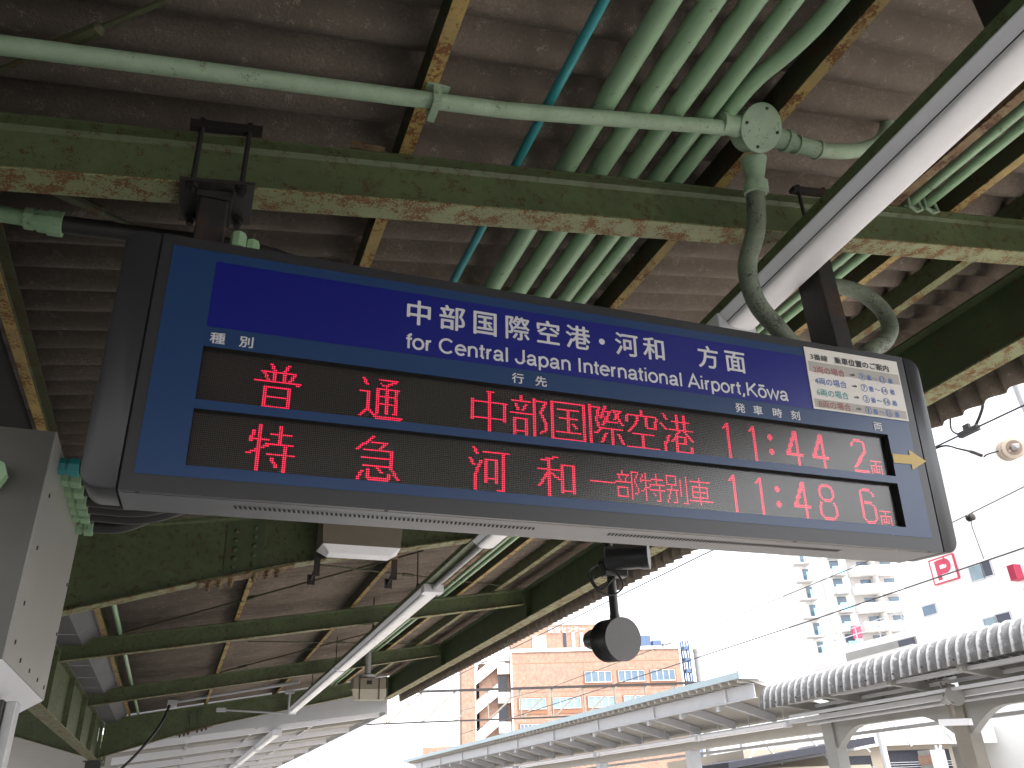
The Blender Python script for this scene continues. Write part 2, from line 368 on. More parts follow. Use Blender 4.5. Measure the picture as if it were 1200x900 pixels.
# dark backing of the eave bend
def hbeam_x(x0, x1, y, B=.125, tw=.007, tf=.010, bot=None, xs=None, name='rafter'):
    """H-section rafter along X under the sloping roof; bot(x) = underside height"""
    if bot is None: bot = lambda x: ztop(x)-.25
    xs = xs or [x0, x1]; web = MB(); fl = MB()
    for a, b in zip(xs[:-1], xs[1:]):
        ta, tb, ba, bb = ztop(a), ztop(b), bot(a), bot(b)
        web.hexa([(a, y-tw/2, ba+tf), (b, y-tw/2, bb+tf), (b, y+tw/2, bb+tf), (a, y+tw/2, ba+tf), (a, y-tw/2, ta-tf), (b, y-tw/2, tb-tf), (b, y+tw/2, tb-tf), (a, y+tw/2, ta-tf)])
        web.hexa([(a, y-B/2, ta-tf), (b, y-B/2, tb-tf), (b, y+B/2, tb-tf), (a, y+B/2, ta-tf), (a, y-B/2, ta), (b, y-B/2, tb), (b, y+B/2, tb), (a, y+B/2, ta)])
        fl.hexa([(a, y-B/2, ba), (b, y-B/2, bb), (b, y+B/2, bb), (a, y+B/2, ba), (a, y-B/2, ba+tf), (b, y-B/2, bb+tf), (b, y+B/2, bb+tf), (a, y+B/2, ba+tf)])
        # root fillets where the web meets the flanges
        for s_ in (-1, 1):
            f0 = tw/2*s_; f1 = (tw/2+.016)*s_
            web.add([(a, y+f0, ta-tf-.018), (a, y+f1, ta-tf), (b, y+f1, tb-tf), (b, y+f0, tb-tf-.018)], [(0, 1, 2, 3)])
    ob = web.build(name, m_green, canopy)
    fl.build('lower_flange', m_flange, ob)
    return ob
def haunch(x):
    pts = [(-1.52, 2.95), (.05, 3.41), (.77, 3.60), (2.47, 3.95), (4.93, 4.45)]
    if x < XV: x = 2*XV-x
    for (a, za), (b, zb) in zip(pts[:-1], pts[1:]):
        if x <= b: return za+(zb-za)*(x-a)/(b-a)
    return pts[-1][1]
RY = [2.66+4.85*k for k in range(-4, 5)]
for k, y in zip(range(-4, 5), RY):
    frame = k in (-2, 1, 4)
    if frame:
        xs = [-1.52, .05, .77, 2.47, 4.93]
        hb = hbeam_x(0, 0, y-.02, B=.16, tw=.009, tf=.012, bot=haunch, xs=xs, name='main_frame_girder')
        hbeam_x(0, 0, y-.02, B=.16, tw=.009, tf=.012, bot=haunch, xs=[2*XV-x for x in reversed(xs)], name='main_frame_girder')
        for xo, s_ in ((0, 1), (2*XV, -1)):
            X = lambda x: xo+s_*x
            sp = MB()
            for a, b in ((.02, .40), (.40, .80)):
                za, zb = haunch(X(a)), haunch(X(b))
                sp.hexa([(X(a), y-.11, za-.016), (X(b), y-.11, zb-.016), (X(b), y+.07, zb-.016), (X(a), y+.07, za-.016),
                         (X(a), y-.11, za-.002), (X(b), y-.11, zb-.002), (X(b), y+.07, zb-.002), (X(a), y+.07, za-.002)])
            spl = sp.build('flange_splice_plate', m_rustplate, hb)
            wp = MB().hexa([(X(.2), y-.033, haunch(X(.2))+.03), (X(.52), y-.033, haunch(X(.52))+.03), (X(.52), y-.026, haunch(X(.52))+.03), (X(.2), y-.026, haunch(X(.2))+.03),
                            (X(.2), y-.033, ztop(X(.2))-.05), (X(.52), y-.033, ztop(X(.52))-.05), (X(.52), y-.026, ztop(X(.52))-.05), (X(.2), y-.026, ztop(X(.2))-.05)])
            wp.build('web_splice_plate', m_dark_green, hb)
            if y > 0 and s_ > 0:
                bm_ = m_rustplate if y < 10 else m_bolt
                for bx in (.10, .19, .28, .47, .57, .66):
                    for by in (-.075, .03):
                        z = haunch(X(bx))-.016
                        MB().lathe((X(bx), y+by, z), (0, 0, -1), [(0, .026), (.018, .026), (.0181, .017), (.05, .017)], 6).build('splice_bolt', bm_, hb)
                for bx in (.28, .44):
                    zz = haunch(X(bx))+.085
                    while zz < ztop(X(bx))-.1:
                        MB().lathe((X(bx), y-.033, zz), (0, -1, 0), [(0, .024), (.008, .022), (.016, .012), (.018, .002)], 10).build('splice_bolt', m_dark_green, hb); zz += .082
    else:
        for xo in (0, 1):
            hbeam_x(-1.52 if not xo else 2*XV-4.93, 4.93 if not xo else 2*XV+1.52, y)
# clip plate on the rafter over the sign
cp = MB(); cp.box(.36, .50, 2.575, 2.70, ZB(.43)+.012, ZB(.43)+.018); cp.build('cleat', m_rustplate, canopy)
# purlins (channels running along the track)
YP0, YP1 = -15.9, 22.9
def purlin(x, wd=.055, dp=.145, web_m=m_purlin_web, fl_m=m_ochre):
    s_ = 1 if x > XV else -1
    z = max(ztop(x), ztop(x+s_*wd))+.003
    x1 = x+s_*wd
    wb = MB().box(min(x, x+s_*.006), max(x, x+s_*.006), YP0, YP1, z+.0062, z+dp)
    wb.box(min(x, x1), max(x, x1), YP0, YP1, z+dp+.0005, z+dp+.0065)
    o = wb.build('purlin', web_m, canopy)
    MB().box(min(x, x1), max(x, x1), YP0, YP1, z, z+.006).build('purlin_flange', fl_m, o)
for x in (-1.06, .565, 2.165, 3.80): purlin(x); purlin(2*XV-x)
for x in (4.42,): purlin(x, .075, .145, m_green, m_flange); purlin(2*XV-x, .075, .145, m_green, m_flange)
# eave girder (H 450x200) and valley girder
for xo, s_ in ((5.05, 1), (2*XV-5.05, -1)):
    g = MB(); z1, z0 = 4.745, 4.265
    g.box(xo-.005, xo+.005, YP0, 22.6, z0+.014, z1-.014); g.box(xo-.1, xo+.1, YP0, 22.6, z1-.014, z1)
    for y in RY: g.box(xo-s_*.095 if s_ > 0 else xo+.006, xo-.006 if s_ > 0 else xo+.095, y-.06, y-.052, z0+.0145, z1-.0145)
    e = g.build('eave_girder', m_dark_green, canopy)
    MB().box(xo-.1, xo+.1, YP0, 22.6, z0, z0+.0138).build('lower_flange', m_flange, e)
v = MB(); z0, z1 = 2.89, 3.64
v.box(XV-.005, XV+.005, YP0, 22.0, z0+.014, z1-.014); v.box(XV-.09, XV+.09, YP0, 22.0, z1-.014, z1)
for y in RY:
    for q in (0, 2.42):
        v.box(XV+.006, XV+.085, y+q-.05, y+q-.04, z0+.0145, z1-.0145); v.box(XV-.085, XV-.006, y+q-.05, y+q-.04, z0+.0145, z1-.0145)
vg = v.build('valley_girder', m_green, canopy)
MB().box(XV-.1, XV+.1, YP0, 22.0, z0, z0+.0138).build('lower_flange', m_flange, vg)
gt = MB()
for xa, xb, za, zb in ((-1.10, -1.28, ZB(-1.1)+.05, 3.70), (-1.28, -1.96, 3.70, 3.70), (-1.96, -2.14, 3.70, ZB(-1.1)+.05)):
    y = 8.0
    while y < 22.5:
        gt.hexa([(xa, y, za), (xa, y+1.19, za), (xb, y+1.19, zb), (xb, y, zb), (xa, y, za+.004), (xa, y+1.19, za+.004), (xb, y+1.19, zb+.004), (xb, y, zb+.004)]); y += 1.2
gt.build('valley_gutter', m_gutter, canopy)
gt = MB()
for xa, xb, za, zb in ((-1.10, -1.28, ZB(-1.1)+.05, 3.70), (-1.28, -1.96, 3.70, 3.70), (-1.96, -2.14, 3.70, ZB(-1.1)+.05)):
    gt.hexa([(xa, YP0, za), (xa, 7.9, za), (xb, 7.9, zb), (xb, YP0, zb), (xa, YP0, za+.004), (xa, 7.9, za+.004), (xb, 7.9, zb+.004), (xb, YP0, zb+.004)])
gt.build('near_gutter', m_blackgap, canopy)  # near stretch of the valley gutter, coloured flat black
for y in (RY[2], RY[5], RY[8]):
    c = MB(); c.box(XV-.006, XV+.006, y-.14, y+.14, 0, 2.88); c.box(XV-.15, XV-.0065, y-.15, y-.14, 0, 2.88); c.box(XV+.0065, XV+.15, y-.15, y-.14, 0, 2.88)
    c.box(XV-.15, XV+.15, y+.14, y+.15, 0, 2.88); c.box(XV-.2, XV+.2, y-.2, y+.2, 2.868, 2.8895)
    c.build('column', m_black if y > 10 else m_dark_green, canopy)
for a, b in (((-.844, 2.429, 3.874), (-.334, 2.034, 3.953)), ((-.85, 2.96, 3.87), (-.44, 3.28, 3.935)), ((-.9, 12.36, 3.86), (2.5, 9.4, 4.39)),
             ((-.93, 18.8, 3.86), (3.4, 14.5, 4.53)), ((.9, 9.3, 4.14), (4.7, 12.2, 4.73)), ((.9, 14.2, 4.14), (4.7, 17.2, 4.73))):
    A = Vector(a); B = Vector(b); br = MB().tube([A, B], .011, 8); mid = A.lerp(B, .45); d = (B-A).normalized()
    br.tube([mid-d*.12, mid-d*.1, mid+d*.1, mid+d*.12], [.011, .024, .024, .011], 8)
    br.build('brace_rod', m_purlin_web, canopy)

# ================================================================== CONDUITS OVER THE SIGN
def clamp(mb, x, y, z, r):
    mb.box(x-r-.03, x+r+.03, y-.015, y+.015, z-r-.012, z-r-.004); mb.box(x-r-.012, x-r-.002, y-.015, y+.015, z-r, z+.01); mb.box(x+r+.002, x+r+.012, y-.015, y+.015, z-r, z+.01)
GRP = 'mint green conduits over the departure board'
labs = ['mint green conduit pipe next to the thin teal pipe', 'second mint green conduit counting from the thin teal pipe', 'middle one of the five mint green conduits beside the teal pipe',
        'narrower straight mint green conduit, fourth counting from the teal pipe', 'narrow mint green conduit that bends, beside the rusty ochre purlin']
lab_h = ['black cable hose from the cabinet side joined to the first mint conduit beside teal', 'black cable hose from the cabinet side joined to the second mint conduit', 'black cable hose from the cabinet side joined to the middle mint conduit',
         'black cable hose from the cabinet side joined to the fourth, narrower mint conduit', 'black cable hose from the cabinet side joined to the bent mint conduit']
CX = [(1.355, .047), (1.525, .047), (1.69, .045), (1.843, .038), (1.975, .038)]
def conduit(i, x, r, m, label, pts=None):
    z = ZB(x)+r+.006; YE = 3.95
    if pts is None: pts = [(x, -12, z), (x, YE, z)]
    o = MB().tube(pts, r, 14).build('conduit_pipe', m, smooth=40)
    tag(o, label, 'conduit', GRP if m is m_mint else None)
    f = MB().lathe((x, YE-.10, z), (0, 1, 0), [(0, r+.004), (0, r+.016), (.05, r+.016), (.052, r+.008), (.07, r+.008), (.072, r+.016), (.12, r+.016), (.122, r+.005)], 8)
    f.build('fitting', m, o)
    return (x, YE+.01, z)
ends = []
for i, (x, r) in enumerate(CX):
    z = ZB(x)+r+.006; pts = None
    if i == 4: pts = [(x-.02, 3.95, z)]+arc([(x-.02, 2.3, z), (x-.03, 2.1, z), (x-.02, 1.95, z), (x+.02, 1.8, z), (x+.045, 1.65, z), (x+.05, 1.45, z)], 6)+[(x+.05, -12, z)]
    ends.append(conduit(i, x-(.02 if i == 4 else 0), r, m_mint, labs[i], pts))
tend = conduit(5, 1.10, .021, m_teal, 'thin teal pipe beside the five mint green conduits above the sign')
# flexible hoses from the grey cabinet (right face at x=-.505) to those conduits
for i, (e, yb) in enumerate(zip([tend]+ends, (3.09, 3.20, 3.32, 3.44, 3.53, 3.63))):
    r = .024 if i == 0 else .028; zb = 2.735
    m = m_teal if i == 0 else m_mint
    h = MB().tube(arc([(-.46, yb, zb), (-.2, yb, zb+.015), (.1, yb+.01, zb+.18), (.45, yb+.05, zb+.42), (e[0]-.25, yb+.3, zb+.75), (e[0], 4.42, zb+1.0), (e[0], 4.42, e[2]-.1), (e[0], 4.2, e[2]), (e[0], 3.96, e[2])], 8), r, 10)
    o = h.build('cable_hose', m_rubber, smooth=60)
    tag(o, 'black cable hose with teal end fitting leaving the grey cabinet side' if i == 0 else lab_h[i-1], 'cable hose', 'black hoses from the cabinet')
    MB().lathe((-.504, yb, zb), (1, 0, 0), [(0, r+.008), (.02, r+.008), (.022, r+.003), (.03, r+.003), (.032, r+.011), (.062, r+.011), (.064, r+.002)], 8).build('end_fitting', m, o)
o = MB().tube(arc([(-.46, 3.80, 2.735), (-.3, 3.80, 2.76), (-.05, 3.80, 2.93), (.3, 3.82, 3.2), (.8, 4.0, 3.5), (1.6, 4.6, 3.8), (2.1, 5.2, 4.1), (2.2, 5.4, 4.32)], 8), .028, 10).build('cable_hose', m_rubber, smooth=60)
tag(o, 'lowest black cable hose with mint fitting on the grey cabinet side', 'cable hose', 'black hoses from the cabinet')
MB().lathe((-.504, 3.80, 2.735), (1, 0, 0), [(0, .036), (.02, .036), (.022, .03), (.03, .03), (.032, .04), (.062, .04), (.064, .03)], 8).build('end_fitting', m_mint, o)

# cross conduit under the purlins, with junction box and flexible tails
zc = lambda x: ZB(x)-.045
cpipe = tag(MB().tube([(-6, 2.25, ztop(-6)-.045), (XV, 2.25, zc(XV)), (.9, 2.235, zc(.9)), (1.93, 2.185, zc(1.93)+.02)], .033, 14).build('cross_conduit', m_mint_old, smooth=40),
            'worn mint conduit crossing left of the round junction box below the roof', 'conduit')
cl = MB(); xk = .615; cl.box(xk-.04, xk+.05, 2.19, 2.30, ZB(xk)-.008, ZB(xk)+.001)
for yy in (2.19, 2.286): cl.box(xk-.015, xk+.015, yy, yy+.008, ZB(xk)-.09, ZB(xk)-.0085)
cl.box(xk-.015, xk+.015, 2.19, 2.294, ZB(xk)-.098, ZB(xk)-.0905); cl.tube([(xk, 2.18, ZB(xk)-.05), (xk, 2.31, ZB(xk)-.05)], .007, 8)
cl.build('pipe_clamp', m_mint_old, cpipe)
JB = Vector((2.095, 2.19, zc(2.095)+.042))
jb = thing('junction_box', JB, 'round mint green junction box with bolted cover between two conduits', 'junction box')
fdir = Vector((.05, -.80, -.60)).normalized()
MB().lathe(JB-fdir*.045, fdir, [(0, .085), (.005, .1), (.07, .1), (.075, .098)], 28).build('housing', m_mint_old, jb, smooth=40)
MB().lathe(JB+fdir*.05, fdir, [(0, .109), (.012, .109), (.016, .102)], 32).build('cover', m_mint_old, jb, smooth=40)
sc_ = MB(); e1 = fdir.orthogonal().normalized(); e2 = fdir.cross(e1)
for k in range(4):
    a = R(38+90*k); sc_.lathe(JB+fdir*.065+(e1*math.cos(a)+e2*math.sin(a))*.085, fdir, [(0, .008), (.006, .007)], 8)
sc_.build('screw', m_bolt, jb)
hub = MB(); hub.lathe(JB+Vector((-.19, -.008, -.032)), (1, .03, .16), [(0, .042), (0, .052), (.03, .052), (.032, .044), (.1, .05)], 14)
hub.lathe(JB+Vector((.20, 0, -.018)), (-1, 0, .06), [(0, .042), (0, .052), (.03, .052), (.032, .044), (.11, .05)], 14)
hub.lathe(JB+Vector((.05, .12, -.26)), (-.05, -.22, 1), [(0, .04), (0, .055), (.05, .055), (.052, .042), (.08, .042), (.17, .06)], 14)
hub.build('hub', m_mint_old, jb, smooth=40)
tl = tag(MB().tube(arc([JB+Vector((.15, 0, .0)), (2.336, 2.19, 4.272), (2.485, 2.19, 4.283), (2.674, 2.19, 4.335), (2.84, 2.19, 4.43), (2.93, 2.19, 4.53), (2.97, 2.19, 4.62)], 8), .036, 12).build('conduit_bend', m_mint_old, smooth=50),
         'bent mint conduit tail right of the junction box, running above the white light', 'conduit')
MB().lathe((2.325, 2.19, 4.272), (1, 0, .03), [(0, .04), (0, .046), (.012, .046), (.012, .04), (.12, .04), (.12, .046), (.132, .046), (.132, .04)], 14).build('collar', m_mint_old, tl, smooth=40)
fx = [JB+Vector((.05, .12, -.22)), (2.165, 2.38, 3.90), (2.13, 2.45, 3.72), (2.185, 2.5, 3.575), (2.292, 2.52, 3.465), (2.40, 2.56, 3.40), (2.52, 2.62, 3.30)]
tag(MB().tube(arc(fx, 8), .043, 14).build('flexible_conduit', m_oldhose, smooth=50),
    'worn grey green flexible conduit dropping from junction box to the sign top', 'flexible conduit')
fx2 = [(2.90, 2.80, 3.985), (3.01, 2.80, 4.02), (3.15, 2.79, 4.0), (3.255, 2.78, 3.91), (3.265, 2.77, 3.79), (3.17, 2.75, 3.675), (3.02, 2.70, 3.58), (2.90, 2.66, 3.46), (2.86, 2.62, 3.30)]
o = tag(MB().tube(arc(fx2, 8), .043, 14).build('flexible_conduit', m_oldhose, smooth=50),
        'looping flexible conduit curling behind the right sign hanger onto the sign', 'flexible conduit')
MB().lathe((2.845, 2.80, 3.965), (1, 0, .3), [(0, .05), (.05, .05), (.052, .058), (.09, .058), (.092, .045)], 12).build('collar', m_oldhose, o, smooth=40)

# pipe and hose left of the sign hanger
o = tag(MB().tube([(-4, 3.02, 3.69), (-.73, 3.0, 3.695)], .032, 12).build('cable_pipe', m_mint, smooth=40),
        'mint green pipe with ribbed end fitting entering left above the sign', 'pipe')
MB().lathe((-.80, 3.0, 3.695), (1, 0, 0), [(0, .038), (0, .044), (.03, .044), (.03, .04), (.045, .04), (.045, .046), (.08, .046), (.08, .052), (.13, .052), (.132, .036)], 10).build('end_fitting', m_mint, o)
tag(MB().tube(arc([(-.68, 3.0, 3.695), (-.4, 3.0, 3.71), (0, 3.0, 3.73), (.25, 3.02, 3.70), (.45, 3.05, 3.58), (.55, 3.05, 3.35), (.55, 3.0, 3.05)], 8), .036, 12).build('cable_hose', m_rubber, smooth=60),
    'thick black hose leaving the mint pipe fitting behind the left hanger', 'cable hose')
# pipes on the right of the light
for x, lb in ((3.49, 'mint green pipe just right of the long white light fixture'), (3.615, 'mint green pipe beside the ochre purlin right of the white light')):
    z = ZB(x)+.04
    o = tag(MB().tube([(x, -12, z), (x, 22.4, z)], .028, 12).build('side_pipe', m_mint, smooth=40), lb, 'pipe', 'pipes right of the light')
    k = MB(); k.box(x-.055, x+.05, 2.59, 2.64, ZB(x)+.0005, ZB(x)+.008)
    k.tube([(x-.035, 2.575, ZB(x)+.06), (x-.045, 2.575, ZB(x)-.02), (x, 2.575, ZB(x)-.045), (x+.045, 2.575, ZB(x)-.02), (x+.035, 2.575, ZB(x)+.06)], .009, 8)
    k.build('clamp', m_mint_old, o)
o = MB(); x = 3.36; z = ZB(x)+.012; o.box(x-.03, x+.03, -12, 22.4, z, z+.006); o.box(x-.03, x-.024, -12, 22.4, z+.0065, z+.06)
tag(o.build('angle_rail', m_rustplate), 'rusty brown steel angle rail along the white light fixture', 'rail')
o = MB(); o.tube([(-.86, 7.7, ZB(-.86)+.03), (-.86, 22.5, ZB(-.86)+.03)], .03, 10)
tag(o.build('drain_pipe', m_mint, smooth=40), 'pale mint pipe along the gutter purlin, far left under the roof', 'pipe')

# ================================================================== LIGHTS
chan = MB(); chan.box(2.458, 2.665, 3.3, 20.3, 3.936, 3.942); chan.box(2.458, 2.464, 3.3, 20.3, 3.9425, 3.988); chan.box(2.659, 2.665, 3.3, 20.3, 3.9425, 3.988)
for xa, xb, za, zb_ in ((2.458, 2.665, 3.936, 3.942), (2.458, 2.464, 3.9425, 3.988), (2.659, 2.665, 3.9425, 3.988)):
    k_ = .052*(3.3+8); chan.hexa([(xa-k_, -8, za), (xb-k_, -8, za), (xb, 3.299, za), (xa, 3.299, za), (xa-k_, -8, zb_), (xb-k_, -8, zb_), (xb, 3.299, zb_), (xa, 3.299, zb_)])
ch = chan.build('light_channel', m_green)
tag(ch, 'long green steel channel carrying the line of white light fixtures', 'support channel')
def light(y0, y1, label, capn=True, capf=True, zb=3.856, x0=2.460, x1=2.676, grp='white strip lights in one line under the roof', n=4, zt=3.934):
    t = thing('strip_light', ((x0+x1)/2, (y0+y1)/2, zb), label, 'strip light', grp)
    xw = x0+.21*(x1-x0); zw = zb+.034
    b = MB(); b.prism([(x0, zt), (x0, zt-.006), (xw-.004, zw), (x1-.002, zw), (x1, zw+.004), (x1, zt)], y0, y1, lambda p, yy: (p[0], yy, p[1])); b.build('body', m_white, t)
    a = (xw+x1)/2; hw = (x1-xw)/2-.001; prof = [(a-hw*math.cos(math.pi*k/14)*(1 if 3 < k < 11 else 1), zw-.0005-.034*math.sin(math.pi*k/14)**.62) for k in range(15)]
    d = MB().prism(prof, y0+.02, y1-.02, lambda p, yy: (p[0], yy, p[1])); d.build('diffuser', m_diff, t, smooth=50)
    MB().box(xw-.0045, xw-.001, y0+.01, y1-.01, zw-.002, zw+.002).build('groove', m_blackgap, t)
    L = y1-y0
    for k in range(1, n):
        rg = MB(); yy = y0+L*k/n; pr2 = [(a+(px-a)*1.03, zw+.002+(pz-zw-.002)*1.07) for px, pz in prof]
        rg.prism(pr2, yy-.012, yy+.012, lambda p, q: (p[0], q, p[1])); rg.build('joint_band', m_white, t)
    for yy, on in ((y0, capn), (y1, capf)):
        if on: MB().box(x0-.012, x1+.012, yy-.07, yy+.07, zb-.012, zt+.004).build('end_cap', m_white, t, bevel=.006)
    return t
nl = light(-2.0, 3.18, 'nearest white strip light, its long body passing over the right hanger', False, True, n=1)
for ch_ in nl.children:      # this fixture hangs a few degrees askew of the others
    for v_ in ch_.data.vertices: v_.co.x += .052*(v_.co.y+nl.location.y-3.3)
light(3.27, 7.42, 'white strip light mostly hidden by the sign, rounded end below the sign', False, False, n=3)
light(9.25, 15.2, 'long white strip light with boxed end, below the sign centre', True, False, n=4)
light(15.28, 21.9, 'white strip light farthest away under the old green roof', False, True, n=4)
o = MB(); o.tube([(2.57, 7.4, 3.90), (2.57, 9.2, 3.90)], .03, 10)
tag(o.build('connector_tube', m_galv, smooth=40), 'grey tube joining two strip lights below the sign', 'tube')
for y in (9.9, 12.5, 15.7, 18.6):
    r_ = MB().tube([(2.56, y, 3.9425), (2.56, y, ZB(2.56)+.16)], .008, 8); r_.tube([(2.56, y-.05, 3.945), (2.56, y-.05, 4.10), (2.56, y, 4.13), (2.56, y+.05, 4.10), (2.56, y+.05, 3.945)], .008, 6)
    tag(r_.build('hanger_rod', m_bolt), {9.9: 'dark hanger rod with hook nearest below the sign, holding the strip light', 12.5: 'dark hanger rod holding the strip light in front of the second far beam', 15.7: 'dark hanger rod holding the strip light between the two far beams',
        18.6: 'dark hanger rod holding the farthest strip light'}[y], 'hanger rod', 'hanger rods of the strip lights')
# bracket holding the near light, top right
o = MB(); o.box(2.42, 2.50, 1.16, 1.30, 3.95, 4.35); o.box(2.36, 2.56, 1.15, 1.31, 4.3505, 4.362)
tag(o.build('light_bracket', m_steel), 'dark rusty bracket above the nearest strip light, top right', 'bracket')

# ================================================================== DEPARTURE BOARD
SO = Vector((-.07782, 2.47320, 2.95588)); SY, ST = R(-.90), R(4.55)
board = thing('departure_board', SO, 'large dark departure board with two rows of red LED text and blue face', 'departure board')
U = Vector((math.cos(SY), math.sin(SY), 0)); Zl = Vector((0, -math.sin(ST), math.cos(ST)))
Zl = Matrix.Rotation(SY, 3, 'Z') @ Zl; Yl = Zl.cross(U)
Mb = Matrix((U, Yl, Zl)).transposed()
board.rotation_euler = Mb.to_euler()
W_, H_, G_ = 2.75, .18397, .03094
FU0, FU1, FV0, FV1 = -.172, 2.922, -.388, .490
def face(mb, u0, u1, v0, v1, d): return mb.add([(u0, d, -v0), (u1, d, -v0), (u1, d, -v1), (u0, d, -v1)], [(0, 1, 2, 3)])
L1 = (0, H_); L2 = (H_+G_, 2*H_+G_)
# casing: front frame (with openings), top, back, underside
cs = MB()
def ring(mb, o, i, d):     # rectangle o with hole i
    (a0, a1, b0, b1), (c0, c1, e0, e1) = o, i
    for q in ((a0, a1, b0, e0), (a0, a1, e1, b1), (a0, c0, e0, e1), (c1, a1, e0, e1)): face(mb, *q, d)
BL = (-.137, 2.878, -.350, .436)
ring(cs, (FU0, FU1, FV0, FV1), BL, 0)
T = .25
for (va, da), (vb, db) in (((FV0, 0), (FV0-.004, T)), ((FV0-.004, T), (FV1-.03, T)), ((FV1, .022), (FV1, 0))):
    cs.add([(FU0, da, -va), (FU1, da, -va), (FU1, db, -vb), (FU0, db, -vb)], [(0, 1, 2, 3)])
cs.build('casing', m_case, board, local=True)
ub = MB(); ub.add([(FU0, .026, -FV1), (FU1, .026, -FV1), (FU1, T-.008, -FV1), (FU0, T-.008, -FV1), (FU0, T, -(FV1-.03)), (FU1, T, -(FV1-.03))], [(0, 1, 2, 3), (3, 2, 5, 4)])
ub.build('underside', m_bottom, board, local=True)
gp = MB(); gp.add([(FU0, .022, -(FV1-.002)), (FU1, .022, -(FV1-.002)), (FU1, .026, -(FV1-.002)), (FU0, .026, -(FV1-.002))], [(0, 1, 2, 3)])
for ua, ub_ in ((-.179, FU0), (FU1, 2.929)):
    gp.add([(ua, .006, -FV0), (ub_, .006, -FV0), (ub_, .006, -FV1+.004), (ua, .006, -FV1+.004)], [(0, 1, 2, 3)])
    gp.add([(ua, .0, -FV1+.006), (ub_, .0, -FV1+.006), (ub_, T-.01, -FV1+.006), (ua, T-.01, -FV1+.006)], [(0, 1, 2, 3)])
gp.build('seam', m_blackgap, board, local=True)
# end caps with rounded outer corners
def cap(u_in, u_out):
    s_ = 1 if u_out > u_in else -1; rr = .055; pts = [(u_in, FV0)]
    for k in range(9): a = R(90*k/8); pts.append((u_out-s_*rr+s_*rr*math.sin(a), FV0+rr-rr*math.cos(a)))
    for k in range(9): a = R(90*k/8); pts.append((u_out-s_*rr+s_*rr*math.cos(a), FV1-rr+rr*math.sin(a)))
    pts.append((u_in, FV1))
    # depth layers: soft front and back edges
    mb = MB(); layers = [(0.0, .006), (.002, .002), (.006, 0), (.20, 0), (.235, .012), (T, .035)]
    cxm, cvm = u_in, (FV0+FV1)/2; n = len(pts); vs = []
    for d, ins in layers:
        for (u, v) in pts:
            uu = u-s_*ins*(abs(u-u_in)/abs(u_out-u_in)); vv = v-math.copysign(ins, v-cvm)*(1 if abs(v-cvm) > .3 else abs(v-cvm)/.3) if d > .1 or ins < .01 else v
            vs.append((uu, d, -vv))
    fs = [tuple(range(n)), tuple((len(layers)-1)*n+k for k in range(n))]
    for i in range(len(layers)-1):
        for k in range(n): fs.append((i*n+k, i*n+(k+1) % n, (i+1)*n+(k+1) % n, (i+1)*n+k))
    mb.add(vs, fs).build('end_cap', m_case, board, local=True, smooth=35)
cap(-.179, -.281); cap(2.929, 3.010)
# blue face with two openings, recessed LED boards
bf = MB(); d = -.0015
face(bf, BL[0], BL[1], BL[2], 0, d); face(bf, BL[0], BL[1], L1[1], L2[0], d); face(bf, BL[0], BL[1], L2[1], BL[3], d)
for a, b in (L1, L2): face(bf, BL[0], 0, a, b, d); face(bf, W_, BL[1], a, b, d)
bf.build('face_panel', m_blue, board, local=True)
hd = MB(); face(hd, .002, 2.388, -.312, -.070, -.0028); hd.build('header_panel', m_navy, board, local=True)
# vents
for a, b, n in ((.156, 1.16, 68), (1.455, 2.476, 70)):
    vt = MB()
    for k in range(n):
        u = a+(b-a)*k/(n-1)
        vt.add([(u-.0035, .085, -FV1-.0012), (u+.0035, .085, -FV1-.0012), (u+.0105, .122, -FV1-.0012), (u+.0035, .122, -FV1-.0012)], [(0, 1, 2, 3)])
    vt.build('vent_grille', m_blackgap, board, local=True)
sw = MB()
for u in (-.12, .62, 2.2, 2.86): sw.lathe((u, .012, -FV1+.001), (0, 0, -1), [(0, .007), (.002, .007), (.003, .004)], 10)
sw.build('screw', m_bolt, board, local=True)

